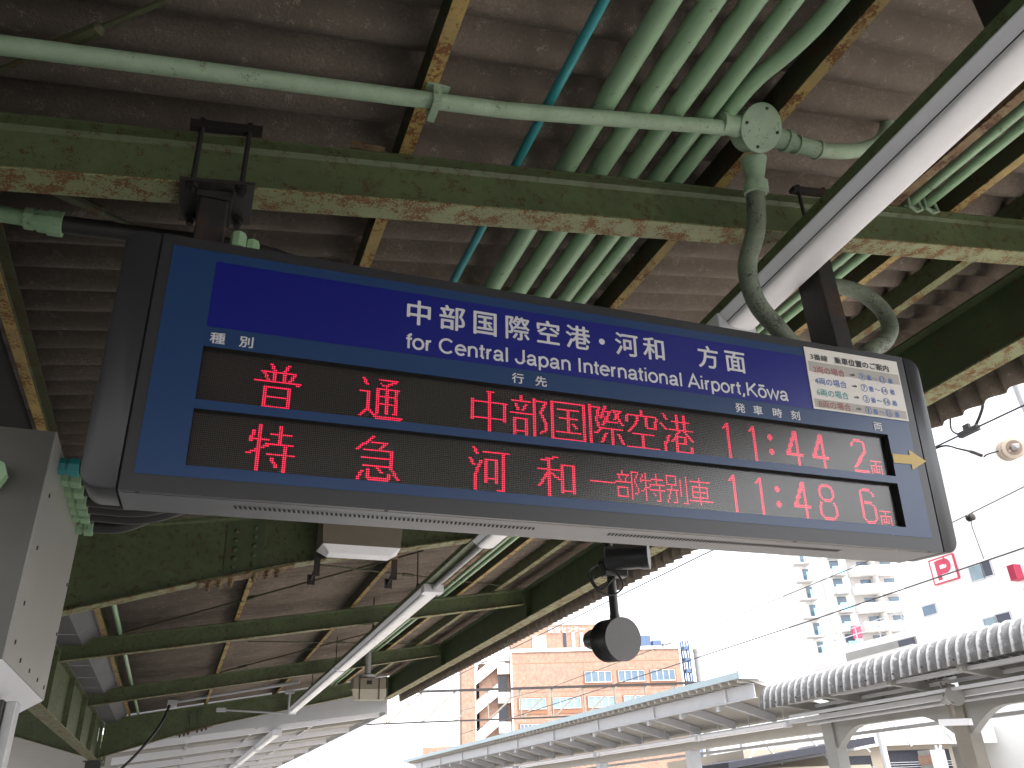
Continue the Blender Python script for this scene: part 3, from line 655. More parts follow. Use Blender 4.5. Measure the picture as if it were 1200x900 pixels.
# LED characters: strokes on a dot grid
def raster(ops):
    g = set()
    for op in ops:
        k = op[0]
        if k == 'H': _, y, a, b = op; g |= {(x, y) for x in range(a, b+1)}
        elif k == 'V': _, x, a, b = op; g |= {(x+i, y) for y in range(a, b+1) for i in (0, 1)}
        elif k == 'v': _, x, a, b = op; g |= {(x, y) for y in range(a, b+1)}
        else:
            _, xa, ya, xb, yb = op; n = max(abs(xb-xa), abs(yb-ya), 1)
            for i in range(n+1):
                x = round(xa+(xb-xa)*i/n); y = round(ya+(yb-ya)*i/n); g.add((x, y))
                if k == 'D': g.add((x+1, y))
    return g
G = {
 'fu': [('D',7,0,9,3),('D',16,0,14,3),('H',4,3,20),('V',9,4,9),('V',14,4,9),('D',4,5,6,8),('D',19,5,17,8),('H',9,0,23),('H',10,21,22),('V',5,12,23),('V',17,12,23),('H',12,5,18),('H',17,6,18),('H',22,6,18)],
 'tsu': [('D',1,1,3,4),('H',8,0,5),('V',4,8,17),('D',4,17,0,21),('D',5,18,9,21),('H',22,9,22),('H',21,8,23),('H',1,10,19),('D',19,1,14,4),('d',11,3,14,5),('V',9,6,19),('V',14,6,19),('V',19,6,19),('H',6,9,21),('H',10,9,20),('H',14,9,20),('D',18,19,19,19)],
 'toku': [('V',5,0,23),('D',2,3,1,8),('H',7,1,10),('D',0,14,9,10),('V',15,0,9),('H',4,11,21),('H',9,9,22),('H',14,10,23),('V',18,10,23),('D',16,23,18,23),('D',12,16,14,20)],
 'kyu': [('D',8,0,0,7),('H',3,8,15),('D',15,3,12,6),('H',7,4,19),('V',18,7,16),('H',11,3,18),('H',15,4,18),('D',3,18,0,23),('V',6,17,21),('H',22,7,17),('H',21,7,18),('D',17,19,17,21),('D',11,16,13,18),('D',19,17,22,21)],
 'naka': [('V',11,0,23),('H',6,1,22),('V',1,5,16),('V',20,6,16),('H',15,1,21),('D',10,0,13,0)],
 'bu': [('V',6,0,3),('H',3,1,12),('D',3,5,4,8),('D',9,5,7,8),('H',10,0,13),('V',2,13,22),('V',9,13,22),('H',13,2,10),('H',20,3,10),('V',14,1,23),('H',2,14,21),('D',21,2,18,9),('D',18,9,21,14),('V',21,14,18),('D',21,18,18,20)],
 'koku': [('V',1,1,23),('V',21,1,23),('H',1,1,22),('H',22,1,22),('H',5,5,18),('H',10,6,17),('H',18,4,19),('V',11,5,17),('D',14,13,16,15)],
 'sai': [('V',1,0,23),('H',1,1,7),('D',7,1,5,8),('D',5,8,7,14),('D',6,15,4,16),('D',11,0,8,7),('H',3,11,14),('D',14,3,9,11),('d',10,6,13,8),('H',2,16,21),('D',16,2,22,10),('D',21,2,17,7),('H',9,12,19),('H',13,9,22),('V',15,13,23),('D',11,16,8,21),('D',19,16,22,21)],
 'ku': [('V',11,0,3),('H',3,2,21),('V',1,4,7),('D',21,4,20,7),('D',8,4,7,8),('D',7,8,2,13),('V',14,4,9),('H',10,15,21),('V',20,8,10),('H',14,5,19),('V',11,14,22),('H',22,1,22)],
 'ko': [('D',2,0,4,3),('D',0,6,3,9),('D',5,13,3,17),('V',2,17,23),('V',11,0,9),('V',16,0,9),('H',4,8,20),('H',9,6,22),('D',12,10,7,16),('D',16,10,21,15),('H',13,10,17),('V',16,13,17),('H',17,10,17),('V',10,13,22),('H',22,10,21),('V',20,19,22)],
 'ka': [('D',2,0,4,3),('D',0,6,2,9),('D',6,7,3,15),('V',3,15,23),('H',2,8,23),('V',19,2,22),('D',16,22,19,22),('V',9,6,18),('V',15,6,18),('H',6,9,16),('H',16,9,16)],
 'wa': [('D',11,1,2,3),('H',8,0,13),('V',6,2,23),('D',6,9,0,17),('D',8,10,12,13),('V',14,5,20),('V',21,5,20),('H',5,14,22),('H',19,14,22)],
 'ichi': [('H',7,0,15)],
 'bu16': [('v',4,0,2),('H',2,1,8),('d',2,3,3,5),('d',7,3,6,5),('H',6,0,9),('v',1,9,14),('v',7,9,14),('H',9,1,7),('H',14,1,7),('v',10,0,15),('H',0,10,14),('d',14,0,12,5),('d',12,6,14,9),('v',14,9,11),('d',12,12,13,12)],
 'toku16': [('v',3,0,15),('H',4,0,6),('d',1,1,0,5),('d',0,10,6,7),('v',10,0,6),('H',3,7,14),('H',6,6,15),('H',9,6,15),('v',12,7,15),('d',10,15,12,15),('d',8,11,9,12)],
 'betsu16': [('v',1,0,5),('v',7,0,5),('H',0,1,7),('H',5,1,7),('H',8,1,8),('d',4,6,1,15),('v',7,8,14),('d',5,15,7,15),('v',10,2,11),('v',14,0,15),('d',12,15,14,15)],
 'sha16': [('H',2,1,14),('v',7,0,15),('H',5,2,12),('H',8,2,12),('H',11,2,12),('v',2,5,11),('v',12,5,11),('H',13,0,15)],
 'ryo': [('H',0,0,8),('v',4,0,6),('v',0,3,9),('H',3,0,8),('v',8,3,9),('v',2,5,7),('v',6,5,7),('H',7,2,6)],
 '1': [('V',5,1,22),('D',3,3,5,1),('D',2,4,4,2)],
 '4': [('D',8,1,1,15),('D',7,1,0,15),('H',16,0,12),('H',15,0,12),('V',8,1,22)],
 '8': [('H',1,3,8),('H',2,3,8),('V',0,4,8),('V',10,4,8),('D',1,2,1,3),('D',9,2,9,3),('D',1,9,2,10),('D',9,9,8,10),('H',11,3,8),('H',10,3,8),('V',-1,14,19),('V',11,14,19),('D',0,12,0,13),('D',10,12,10,13),('D',0,20,1,21),('D',10,20,9,21),('H',22,2,9),('H',21,2,9)],
 '2': [('H',1,3,8),('H',2,3,8),('D',1,3,0,5),('D',9,2,10,4),('V',10,4,9),('D',10,9,1,19),('D',9,9,0,19),('H',21,0,11),('H',22,0,11)],
 '6': [('H',1,3,8),('H',2,3,8),('D',1,2,0,4),('D',9,3,10,5),('V',0,4,19),('H',9,3,8),('H',10,3,8),('D',9,11,10,12),('V',10,12,18),('D',10,19,9,20),('D',0,19,1,20),('H',22,3,8),('H',21,2,9)],
 ':': [('H',6,0,3),('H',7,0,3),('V',1,5,8),('H',15,0,3),('H',16,0,3),('V',1,14,17)],
}
PU = .00637; PV = .00677; OU = .011; OV = .0215
def ledrow(v0, items, name):
    bd = MB(); face(bd, -.02, W_+.02, v0-.02, v0+H_+.02, .032)
    t = bd.build('led_display', m_ledboard, board, local=True)
    wl = MB()   # black inner walls of the opening
    e0, e1, f0, f1 = .0004, W_-.0004, v0+.0004, v0+H_-.0004
    for p, q in (((e0, f0), (e1, f0)), ((e1, f0), (e1, f1)), ((e1, f1), (e0, f1)), ((e0, f1), (e0, f0))):
        wl.add([(p[0], -.001, -p[1]), (q[0], -.001, -q[1]), (q[0], .0315, -q[1]), (p[0], .0315, -p[1])], [(0, 1, 2, 3)])
    wl.build('recess_frame', m_blackgap, t, local=True)
    lit = {}; words = {}
    for key, c0, r0_ in items:
        wk = sum(c0 >= e for e in (135, 208, 300, 395)) if name == 'led_lower' else sum(c0 >= e for e in (135, 300, 395))
        words.setdefault(wk, MB())
        for (x, y) in raster(G[key]): lit[(c0+x, r0_+y)] = words[wk]
    off = MB(); dim = MB()
    ncol = int((W_-.004)/PU)+2; nrow = 27
    rs = random.Random(name); dead = {(c, r) for c, r in lit if rs.random() < .035}
    for r in range(-3, nrow):
        for c in range(-1, ncol):
            u = OU+c*PU; v = v0+OV+r*PV
            if v > v0+H_+.02: continue
            s_ = .0024
            if (c, r) in lit:
                s_ = .0028; tgt = dim if (c, r) in dead else lit[(c, r)]
                tgt.add([(u+s_*math.cos(R(22.5+45*k)), .0300, -v+s_*math.sin(R(22.5+45*k))) for k in range(8)], [tuple(range(8))])
            else:
                off.add([(u-s_, .0310, -v-s_), (u+s_, .0310, -v-s_), (u+s_, .0310, -v+s_), (u-s_, .0310, -v+s_)], [(0, 1, 2, 3)])
    o = off.build('unlit_dots', m_leddot, t, local=True); o['kind'] = 'stuff'
    [on.build('lit_text', m_ledlit, t, local=True) for on in words.values()]; dim.build('dim_dots', m_leddim, t, local=True)
    pn = MB(); pn.hexa([(.001, .024, -v0-H_+.001), (W_-.001, .024, -v0-H_+.001), (W_-.001, .027, -v0-H_+.001), (.001, .027, -v0-H_+.001), (.001, .024, -v0-.001), (W_-.001, .024, -v0-.001), (W_-.001, .027, -v0-.001), (.001, .027, -v0-.001)])
    pn.build('front_pane', m_pane, t, local=True)
DIG = (302, 320.5, 336, 348, 367)
def clock(s): return [(ch, int(round(c)), 0) for ch, c in zip(s, (302, 321, 337, 350, 370))]
ledrow(0, [('fu', 25, 0), ('tsu', 79, 0)]+[(k, 140+24*i, 0) for i, k in enumerate(('naka', 'bu', 'koku', 'sai', 'ku', 'ko'))]+clock('11:44')+[('2', 402, 0), ('ryo', 416, 14)], 'led_upper')
ledrow(L2[0], [('toku', 25, 0), ('kyu', 79, 0), ('ka', 140, 0), ('wa', 180, 0)]+[(k, 212+16*i, 5) for i, k in enumerate(('ichi', 'bu16', 'toku16', 'betsu16', 'sha16'))]+clock('11:48')+[('6', 402, 0), ('ryo', 416, 14)], 'led_lower')

# printed lettering
pl = lambda dd: (lambda u, z: (u, dd, z))
t1 = MB()
for ch, u in zip('中部国際空港', (.699, .823, .948, 1.073, 1.198, 1.320)): kanji(t1, ch, u, .2325, .086, .092, pl(-.0042), .022)
t1.lathe((1.421, -.0042, .2325), (0, -1, 0), [(0, .0125), (.0002, .0125)], 16)
for ch, u in zip('河和方面', (1.528, 1.650, 1.895, 2.022)): kanji(t1, ch, u, .2340, .086, .092, pl(-.0042), .022)
latin(t1, 'for Central Japan International Airport,Kōwa', .655, 2.262, .0905, .1480, pl(-.0042))
t1.build('destination_lettering', m_letter, board, local=True)
for s_, us in (('種別', (.040, .130)), ('行先', (1.074, 1.164)), ('発車時刻', (2.018, 2.101, 2.194, 2.283)), ('両', (2.703,))):
    t2 = MB()
    for ch, u in zip(s_, us): kanji(t2, ch, u, .0305, .040, .037, pl(-.0036), .02)
    t2.build('column_lettering', m_letter, board, local=True)
ar = MB(); ar.add([(u, -.0042, -v) for u, v in ((2.752, .086), (2.845, .083), (2.845, .058), (2.930, .102), (2.845, .148), (2.845, .123), (2.752, .126))], [(0, 1, 2, 3, 4, 5, 6)])
ar.build('arrow_sticker', m_yellow, board, local=True)
# notice sheet
nb = MB(); nb.box(2.379, 2.879, -.0065, -.0030, .073, .357); nt_ = nb.build('notice_sheet', m_paper, board, local=True)
bands = MB(); face(bands, 2.388, 2.872, -.291, -.243, -.0072); face(bands, 2.388, 2.872, -.119, -.081, -.0072); bands.build('grey_band', m_paperband, nt_, local=True)
D_ = pl(-.0080)
k1 = MB(); line(k1, '3番線', 2.404, 2.494, .300, .328, D_, .02, ref='線'); line(k1, '乗車位置のご案内', 2.530, 2.822, .298, .330, D_, .03, ref='案')
for zc_ in (.2545, .202, .150, .097):
    line(k1, '⇒', 2.600, 2.630, zc_-.008, zc_+.008, D_, .01)
k1.build('notice_heading', m_ink, nt_, local=True)
for s_, m, zc_, tail in (('2両の場合', m_inkred, .2545, ('9', '12')), ('4両の場合', m_inkblue, .202, ('7', '14')), ('6両の場合', m_inkteal, .150, ('3', '14')), ('8両の場合', m_inkwine, .097, ('1', '16'))):
    q = MB(); line(q, s_, 2.408, 2.572, zc_-.016, zc_+.017, D_, .008, ref='場'); q.build('notice_text', m, nt_, local=True)
    q = MB()
    for cx_, n_ in ((2.665, tail[0]), (2.775, tail[1])):
        ro, ri, N = .0175, .0150, 24
        vs = [(cx_+rr_*math.cos(2*math.pi*k/N), -.0080, zc_+rr_*math.sin(2*math.pi*k/N)) for rr_ in (ro, ri) for k in range(N)]
        q.add(vs, [(k, (k+1) % N, N+(k+1) % N, N+k) for k in range(N)])
        wd = {'1': .0028}.get(n_, .0062) if len(n_) == 1 else .0105
        line(q, n_, cx_-wd, cx_+wd, zc_-.010, zc_+.010, D_, .012)
    for cx_ in (2.703, 2.818): kanji(q, '番', cx_, zc_-.001, .024, .024, D_, .012)
    line(q, '〜', 2.722, 2.750, zc_-.004, zc_+.004, D_, .02)
    q.build('notice_text', m_inkblue, nt_, local=True)

# hangers of the board
for i, (x0, x1) in enumerate(((-.172, -.072), (2.70, 2.80))):
    xm = (x0+x1)/2; zf = ZB(xm)-.25; ztp = 3.335 if i == 0 else 3.35
    t = thing('sign_hanger', (xm, 2.66, ztp), ('short steel hanger with bolted plate holding the left end of the board' if i == 0 else 'longer dark steel hanger holding the right end of the board'), 'hanger', 'hangers of the departure board')
    sl_ = .155
    P = MB().box(x0, x1, 2.605, 2.765, ztp-.04, zf-.055); P.build('post', m_steel, t, bevel=.006)
    a, b = xm-.125, xm+.135; za = lambda x: ZB(x)-.25-.004
    pt = MB().hexa([(a, 2.555, za(a)-.016), (b, 2.555, za(b)-.016), (b, 2.80, za(b)-.016), (a, 2.80, za(a)-.016), (a, 2.555, za(a)), (b, 2.555, za(b)), (b, 2.80, za(b)), (a, 2.80, za(a))])
    pt.hexa([(x0-.012, 2.60, zf-.054), (x1+.012, 2.60, zf-.054), (x1+.012, 2.77, zf-.054), (x0-.012, 2.77, zf-.054), (x0-.012, 2.60, za(x0)-.018), (x1+.012, 2.60, za(x1)-.018), (x1+.012, 2.77, za(x1)-.018), (x0-.012, 2.77, za(x0)-.018)])
    pt.build('base_plate', m_steel, t)
    bt = MB(); rd = MB(); tp = MB()
    for x in (xm-.082, xm+.088):
        for y_ in (2.572, 2.765):
            bt.lathe((x, y_, za(x)-.017), (0, 0, -1), [(0, .022), (.018, .022), (.0182, .013), (.04, .013)], 6)
        rd.tube([(x, 2.575, za(x)+.001), (x, 2.575, ZB(x)+.05)], .0095, 8); rd.tube([(x, 2.745, za(x)+.001), (x, 2.745, ZB(x)+.05)], .0095, 8)
        bt.lathe((x, 2.575, ZB(x)+.030), (0, 0, 1), [(0, .016), (.016, .016)], 6)
    for y_ in (2.555, 2.725):
        tp.hexa([(a+.0, y_, ZB(a)+.004), (b, y_, ZB(b)+.004), (b, y_+.04, ZB(b)+.004), (a, y_+.04, ZB(a)+.004), (a, y_, ZB(a)+.03), (b, y_, ZB(b)+.03), (b, y_+.04, ZB(b)+.03), (a, y_+.04, ZB(a)+.03)])
    bt.build('bolt', m_bolt, t); rd.build('clamp_rod', m_steel, t); tp.build('clamp_bar', m_steel, t)
gl = MB()
gl.lathe((-.018, 2.56, 3.36), (0, .2, 1), [(0, .028), (.05, .028), (.05, .022), (.06, .022), (.06, .028), (.13, .028), (.131, .02)], 8)
gl.lathe((.032, 2.585, 3.36), (0, .2, 1), [(0, .026), (.05, .026), (.05, .021), (.06, .021), (.06, .026), (.125, .026), (.126, .018)], 8)
tag(gl.build('cable_gland', m_mint), 'pair of mint cable glands on the sign top beside the left hanger', 'cable gland')

# ================================================================== GREY CABINET, LEFT
cb = thing('steel_cabinet', (-.95, 3.4, 1.9), 'grey steel equipment cabinet hanging at the left edge below the roof', 'cabinet')
X1 = -.505; Y0, Y1, Z0, Z1 = 2.90, 3.90, 2.05, 2.785
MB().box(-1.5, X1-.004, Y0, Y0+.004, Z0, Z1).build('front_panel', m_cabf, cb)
sh = MB(); sh.add([(X1, Y0, Z0), (X1, Y1, Z0), (X1, Y1, Z1), (X1, Y0, Z1), (-1.5, Y0+.005, Z1), (-1.5, Y1, Z1), (-1.5, Y1, Z0), (-1.5, Y0+.005, Z0), (X1-.0038, Y0, Z0), (X1-.0038, Y0, Z1)],
              [(0, 1, 2, 3), (3, 2, 5, 4), (1, 2, 5, 6), (4, 5, 6, 7), (0, 3, 9, 8)])
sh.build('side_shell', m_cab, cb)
bs = MB(); bs.add([(X1-.002, Y0+.002, Z0), (X1-.002, Y1-.002, Z0), (-.60, Y1-.04, 1.985), (-.60, Y0+.04, 1.985), (-1.5, Y1-.04, 1.985), (-1.5, Y0+.04, 1.985), (-1.5, Y0, Z0), (-1.5, Y1, Z0)], [(0, 1, 2, 3), (3, 2, 4, 5), (0, 3, 5, 6), (1, 2, 4, 7)])
bs.build('sloped_base', m_diff, cb)
sr = MB()
for y_, z in [(3.02, z_) for z_ in (2.6, 2.42, 2.24, 2.12)]+[(3.18, 2.09), (3.4, 2.09), (3.62, 2.09), (3.82, 2.09), (3.86, 2.3), (3.86, 2.5)]:
    sr.lathe((X1, y_, z), (1, 0, 0), [(0, .008), (.003, .007), (.0035, .003)], 8)
sr.build('screw', m_bolt, cb)
MB().lathe((-.655, Y0, 2.60), (0, -1, 0), [(0, .04), (.03, .04), (.032, .05), (.07, .05), (.072, .03)], 8).build('cable_fitting', m_mint, cb)
ps = MB().box(-.545, -.51, 3.34, 3.42, 0, 1.984); ps.box(-1.45, -1.37, 3.34, 3.42, 0, 1.984); ps.build('post', m_galv, cb, bevel=.004)
MB().box(-.72, -.546, 3.30, 3.44, 0, 1.984).build('post', m_black, cb)

# ================================================================== FIXTURES UNDER THE FAR ROOF
em = thing('emergency_light', (1.36, 7.25, 3.65), 'beige box fitting hanging under the green main girder below the sign', 'box fitting')
b = MB(); b.hexa([(.99, 7.12, 3.72), (1.68, 7.12, 3.72), (1.70, 7.38, 3.72), (.97, 7.38, 3.72), (.97, 7.10, 4.0), (1.70, 7.10, 4.0), (1.70, 7.40, 4.0), (.97, 7.40, 4.0)])
b.build('housing', m_beigedark, em)
b = MB(); b.hexa([(1.06, 7.20, 3.665), (1.61, 7.20, 3.665), (1.61, 7.36, 3.665), (1.06, 7.36, 3.665), (.99, 7.12, 3.7195), (1.68, 7.12, 3.7195), (1.70, 7.38, 3.7195), (.97, 7.38, 3.7195)])
b.build('diffuser', m_diff, em)
for x in (.96, 1.66):
    b = MB(); b.box(x, x+.055, 7.385, 7.391, 3.50, 3.69); b.box(x-.04, x+.03, 7.47, 7.476, 3.44, 3.53); b.tube([(x+.03, 7.39, 3.6), (x-.01, 7.47, 3.48)], .012, 8); b.build('bracket', m_steel, em)
sp = thing('speaker_box', (3.4, 17, 3.57), 'beige box loudspeaker hanging below the far roof beside the strip light', 'loudspeaker')
b = MB(); b.hexa([(3.12, 16.8, 3.57), (3.72, 16.8, 3.57), (3.68, 17.1, 3.60), (3.16, 17.1, 3.60), (3.08, 16.8, 3.78), (3.76, 16.8, 3.78), (3.70, 17.1, 3.8), (3.14, 17.1, 3.8)]); b.build('grille', m_beige, sp, bevel=.01)
b = MB(); b.box(3.10, 3.74, 16.8, 17.1, 3.7805, 3.98); b.build('housing', m_beigedark, sp, bevel=.01)
b = MB(); b.box(3.22, 3.234, 16.785, 16.80, 3.58, 3.98); b.box(3.60, 3.614, 16.785, 16.80, 3.58, 3.98); b.box(3.36, 3.46, 16.79, 16.80, 3.86, 3.93); b.build('strap', m_bolt, sp)
b = MB(); b.tube([(3.4, 16.95, 3.98), (3.4, 16.95, 4.5)], .06, 12); b.lathe((3.4, 16.95, 4.0), (0, 0, 1), [(0, .16), (.05, .16), (.08, .07)], 14); b.build('mount', m_galv, sp, smooth=40)
# black drum on a pole + upper cylinder
dr = thing('drum_camera', (2.69, 5.2, 2.42), 'black drum shaped camera housing hanging on a pole right below the sign', 'camera housing')
YD = 5.0; C_ = Vector((2.70, YD, 2.575)); ad = Vector((-.10, .985, .10)).normalized()
MB().lathe(C_, ad, [(0.004, .132), (.02, .137), (.20, .134), (.22, .12)], 36).build('housing', m_black, dr, smooth=40)
MB().lathe(C_, ad, [(-.004, .141), (.0035, .142)], 40).build('front_plate', m_blackdisc, dr, smooth=40)
MB().lathe(C_+ad*.2+Vector((-.01, 0, .02)), ad, [(0, .07), (.16, .07), (.2, .06)], 20).build('rear_barrel', m_black, dr, smooth=40)
b = MB(); b.tube([(2.70, YD+.09, 2.70), (2.70, YD+.09, 4.28)], .031, 14); b.lathe((2.70, YD+.09, 2.69), (0, 0, 1), [(0, .036), (.06, .036), (.061, .026)], 12); b.build('pole', m_black, dr, smooth=40)
b = MB(); b.box(2.63, 2.77, YD, YD+.18, 4.28, 4.295); b.build('mounting_plate', m_steel, dr)
b = MB()
for k in range(9):
    a = C_+ad*(.03+.02*k); b.lathe(a, ad, [(0, .1375), (.004, .1395), (.008, .1375)], 36)
b.build('cooling_ribs', m_black, dr, smooth=40)
cy = thing('barrel_camera', (2.86, 5.0, 2.95), 'black barrel camera clamped to the pole just under the sign edge', 'camera')
b = MB(); b.lathe((2.64, 5.03, 3.12), (1, -.75, -.05), [(0, .07), (.01, .085), (.24, .085), (.25, .092), (.30, .092)], 28); b.build('barrel', m_black, cy, smooth=40)
b = MB(); b.lathe((2.64+.302*.8, 5.03-.302*.6, 3.12-.012), (1, -.75, -.05), [(-.03, .08), (-.028, .08)], 28); b.build('lens_plate', m_blackdisc, cy)
b = MB(); b.tube(arc([(2.62, 5.05, 3.1), (2.50, 5.03, 3.02), (2.53, 5.0, 2.90), (2.64, 5.0, 2.86), (2.74, 5.0, 2.93), (2.70, 5.03, 3.05)], 6), .007, 6); b.tube(arc([(2.62, 5.08, 3.12), (2.54, 5.06, 2.98), (2.60, 5.04, 2.91), (2.70, 5.04, 3.0)], 6), .007, 6); b.build('cable', m_black, cy)
b = MB(); b.box(2.62, 2.80, 5.02, 5.09, 3.0, 3.14); b.build('clamp', m_black, cy, bevel=.008)
# white bracket arms near the far frame
b = MB(); b.tube([(-.15, 21.2, 4.02), (2.45, 19.8, 4.30)], .035, 8); b.tube([(.9, 20.9, 3.83), (2.35, 20.6, 3.72)], .02, 8); b.tube([(2.35, 20.6, 3.7), (2.35, 20.6, 4.15)], .025, 8); b.box(-.25, -.05, 21.1, 21.3, 3.93, 4.06); b.box(2.25, 2.45, 20.5, 20.7, 4.15, 4.22); b.box(.8, 1.0, 20.85, 20.95, 3.79, 3.87)
tag(b.build('pipe_stay', m_palewhite), 'white stay pipes with clamps in front of the farthest green girder', 'pipe stay')
b = MB().tube(arc([(-.2, 21.1, 3.95), (-.35, 21, 3.5), (-.75, 20.8, 2.9), (-1.3, 20.5, 2.3)], 6), .03, 8)
tag(b.build('drop_cable', m_black, smooth=60), 'black cable hanging from the white stay beside the far column', 'cable')

# ================================================================== WHITE CANOPY BEYOND
fc = thing('white_canopy', (1.8, 45, 0), 'newer white platform canopy continuing beyond the old green roof', 'platform canopy')
FE = 5.2
zf_ = lambda x: 4.10+.115*(x-FE)
b = MB(); b.hexa([(-1.6, 23.3, zf_(-1.6)), (FE, 23.3, zf_(FE)), (FE, 95, zf_(FE)), (-1.6, 95, zf_(-1.6)), (-1.6, 23.3, zf_(-1.6)+.06), (FE, 23.3, zf_(FE)+.06), (FE, 95, zf_(FE)+.06), (-1.6, 95, zf_(-1.6)+.06)])
b.hexa([(-9, 23.3, zf_(1.6+4.2)), (-1.61, 23.3, zf_(-1.6)), (-1.61, 95, zf_(-1.6)), (-9, 95, zf_(1.6+4.2)), (-9, 23.3, zf_(5.8)+.06), (-1.61, 23.3, zf_(-1.6)+.06), (-1.61, 95, zf_(-1.6)+.06), (-9, 95, zf_(5.8)+.06)])
b.build('roof_panel', m_farunder, fc)
y = 23.6; k = 0
while y < 94:
    dp = .20 if k % 2 == 0 else .10; b = MB()
    for xa, xb in ((-1.6, FE-.1),):
        b.hexa([(xa, y, zf_(xa)-dp), (xb, y, zf_(xb)-dp*.7), (xb, y+.12, zf_(xb)-dp*.7), (xa, y+.12, zf_(xa)-dp), (xa, y, zf_(xa)-.002), (xb, y, zf_(xb)-.002), (xb, y+.12, zf_(xb)-.002), (xa, y+.12, zf_(xa)-.002)])
    b.build('rafter', m_white if k % 2 == 0 else m_farunder, fc); y += 2.2; k += 1
MB().box(FE+.002, FE+.05, 23.3, 95, zf_(FE)-.12, zf_(FE)+.1).build('fascia', m_palewhite, fc)
b = MB()
for x in (.3, 1.9, 3.5): b.hexa([(x, 23.4, zf_(x)-.06), (x+.06, 23.4, zf_(x)-.06), (x+.06, 94.9, zf_(x)-.06), (x, 94.9, zf_(x)-.06), (x, 23.4, zf_(x)-.003), (x+.06, 23.4, zf_(x)-.003), (x+.06, 94.9, zf_(x)-.003), (x, 94.9, zf_(x)-.003)])
b.build('purlins', m_palewhite, fc)
for y in (30, 42, 54, 66, 78): MB().box(-1.75, -1.45, y, y+.3, 0, zf_(-1.6)-.3).build('column', m_palewhite, fc)
b = MB(); b.hexa([(-1.6, 23.2, zf_(-1.6)-.06), (FE, 23.2, zf_(FE)-.06), (FE, 23.29, zf_(FE)-.06), (-1.6, 23.29, zf_(-1.6)-.06), (-1.6, 23.2, zf_(-1.6)+1.1), (FE, 23.2, zf_(FE)+.85), (FE, 23.29, zf_(FE)+.85), (-1.6, 23.29, zf_(-1.6)+1.1)]); b.build('end_fascia', m_palewhite, fc)
light(23.4, 28.6, 'small white strip light under the white canopy, nearest its old green neighbour', True, True, zb=3.50, x0=2.31, x1=2.53, grp='strip lights under the white canopy', n=3, zt=3.62)
light(29.2, 36.6, 'small white strip light under the white canopy, second along', True, True, zb=3.50, x0=2.31, x1=2.53, grp='strip lights under the white canopy', n=4, zt=3.62)
light(37.2, 45.6, 'small white strip light under the white canopy, third along', True, True, zb=3.50, x0=2.31, x1=2.53, grp='strip lights under the white canopy', n=4, zt=3.62)
b = MB(); b.box(2.33, 2.51, 23.3, 46, 3.6205, 3.65)
for y in range(24, 46, 3): b.tube([(2.44, y, 3.6505), (2.44, y, zf_(2.44)-.004)], .012, 6)
tag(b.build('light_channel', m_palewhite), 'pale channel carrying the small strip lights under the white canopy', 'support channel')

# ================================================================== OPPOSITE PLATFORM
oc = thing('slate_canopy', (16.2, 14, 0), 'opposite platform canopy with weathered grey corrugated eave bending down', 'platform canopy')
p = []; 
for x, z in ((18.9, 4.02), (16.3, 3.62), (15.2, 3.85)): p.append((x, z))
p = [(16.3, 3.86), (15.4, 4.02), (14.75, 4.16)]
for k in range(10):
    t = k/9*R(86); p.append((14.45-.42*math.sin(t), 4.23-.42*(1-math.cos(t))))
p.append((14.0, 3.62))
nn = []
for i in range(len(p)):
    a = p[max(i-1, 0)]; c = p[min(i+1, len(p)-1)]; dx, dz = c[0]-a[0], c[1]-a[1]; l = math.hypot(dx, dz); nn.append((-dz/l, dx/l))
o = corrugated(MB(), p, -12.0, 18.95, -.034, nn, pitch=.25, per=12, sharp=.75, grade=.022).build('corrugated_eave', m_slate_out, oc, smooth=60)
md = o.modifiers.new('thickness', 'SOLIDIFY'); md.thickness = .012; md.offset = 0
b = MB()
y = 10.95
while y < 18.9: b.lathe((14.0+.01-.04, y, 3.72+.022*(18.95-y)), (-1, 0, 0), [(0, .02), (.02, .018), (.025, .005)], 8); y += .81
b.build('eave_bolt', m_bolt, oc)
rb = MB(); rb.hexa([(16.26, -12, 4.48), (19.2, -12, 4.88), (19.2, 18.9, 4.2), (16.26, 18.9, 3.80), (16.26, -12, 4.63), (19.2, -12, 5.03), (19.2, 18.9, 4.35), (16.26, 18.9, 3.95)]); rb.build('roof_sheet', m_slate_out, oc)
def arch_beam(x, y0, y1, zt, zb, zh, wd, hl=1.4):
    poly = [(y0, zt), (y1, zt), (y1, zh)]
    for k in range(9): a = R(90*k/8); poly.append((y1-hl*math.sin(a)*1.0, zh+(zb-zh)*(1-math.cos(a))))
    poly = [(y0, zt), (y1, zt), (y1, zh)]+[(y1-hl*k/8, zh+(zb-zh)*math.sin(R(90*k/8))) for k in range(1, 9)]+[(y0+hl*(8-k)/8, zh+(zb-zh)*math.sin(R(90*(8-k)/8))) for k in range(0, 8)]+[(y0, zh)]
    return MB().prism(poly, x-wd/2, x+wd/2, lambda q, t: (t, q[0], q[1]))
for y0, y1 in ((14.75, 18.55), (10.6, 14.35), (6.4, 10.2)): arch_beam(16, y0, y1, 3.84+.022*(18.5-y1), 3.14, 2.66, .22, 1.0).build('arched_beam', m_palegrey, oc)
for y, m in ((18.55, m_palegrey), (14.35, m_tan), (10.2, m_tan), (6.0, m_tan)): MB().box(15.82, 16.18, y, y+.4, 0, 3.56).build('column', m, oc, bevel=.015)
for y in (18.3, 16.6, 14.5, 12.6, 10.5): MB().hexa([(14.15, y, 3.66), (15.95, y, 3.45), (15.95, y+.12, 3.45), (14.15, y+.12, 3.66), (14.15, y, 3.80), (15.95, y, 3.68), (15.95, y+.12, 3.68), (14.15, y+.12, 3.80)]).build('cross_arm', m_palegrey, oc)
b = MB()
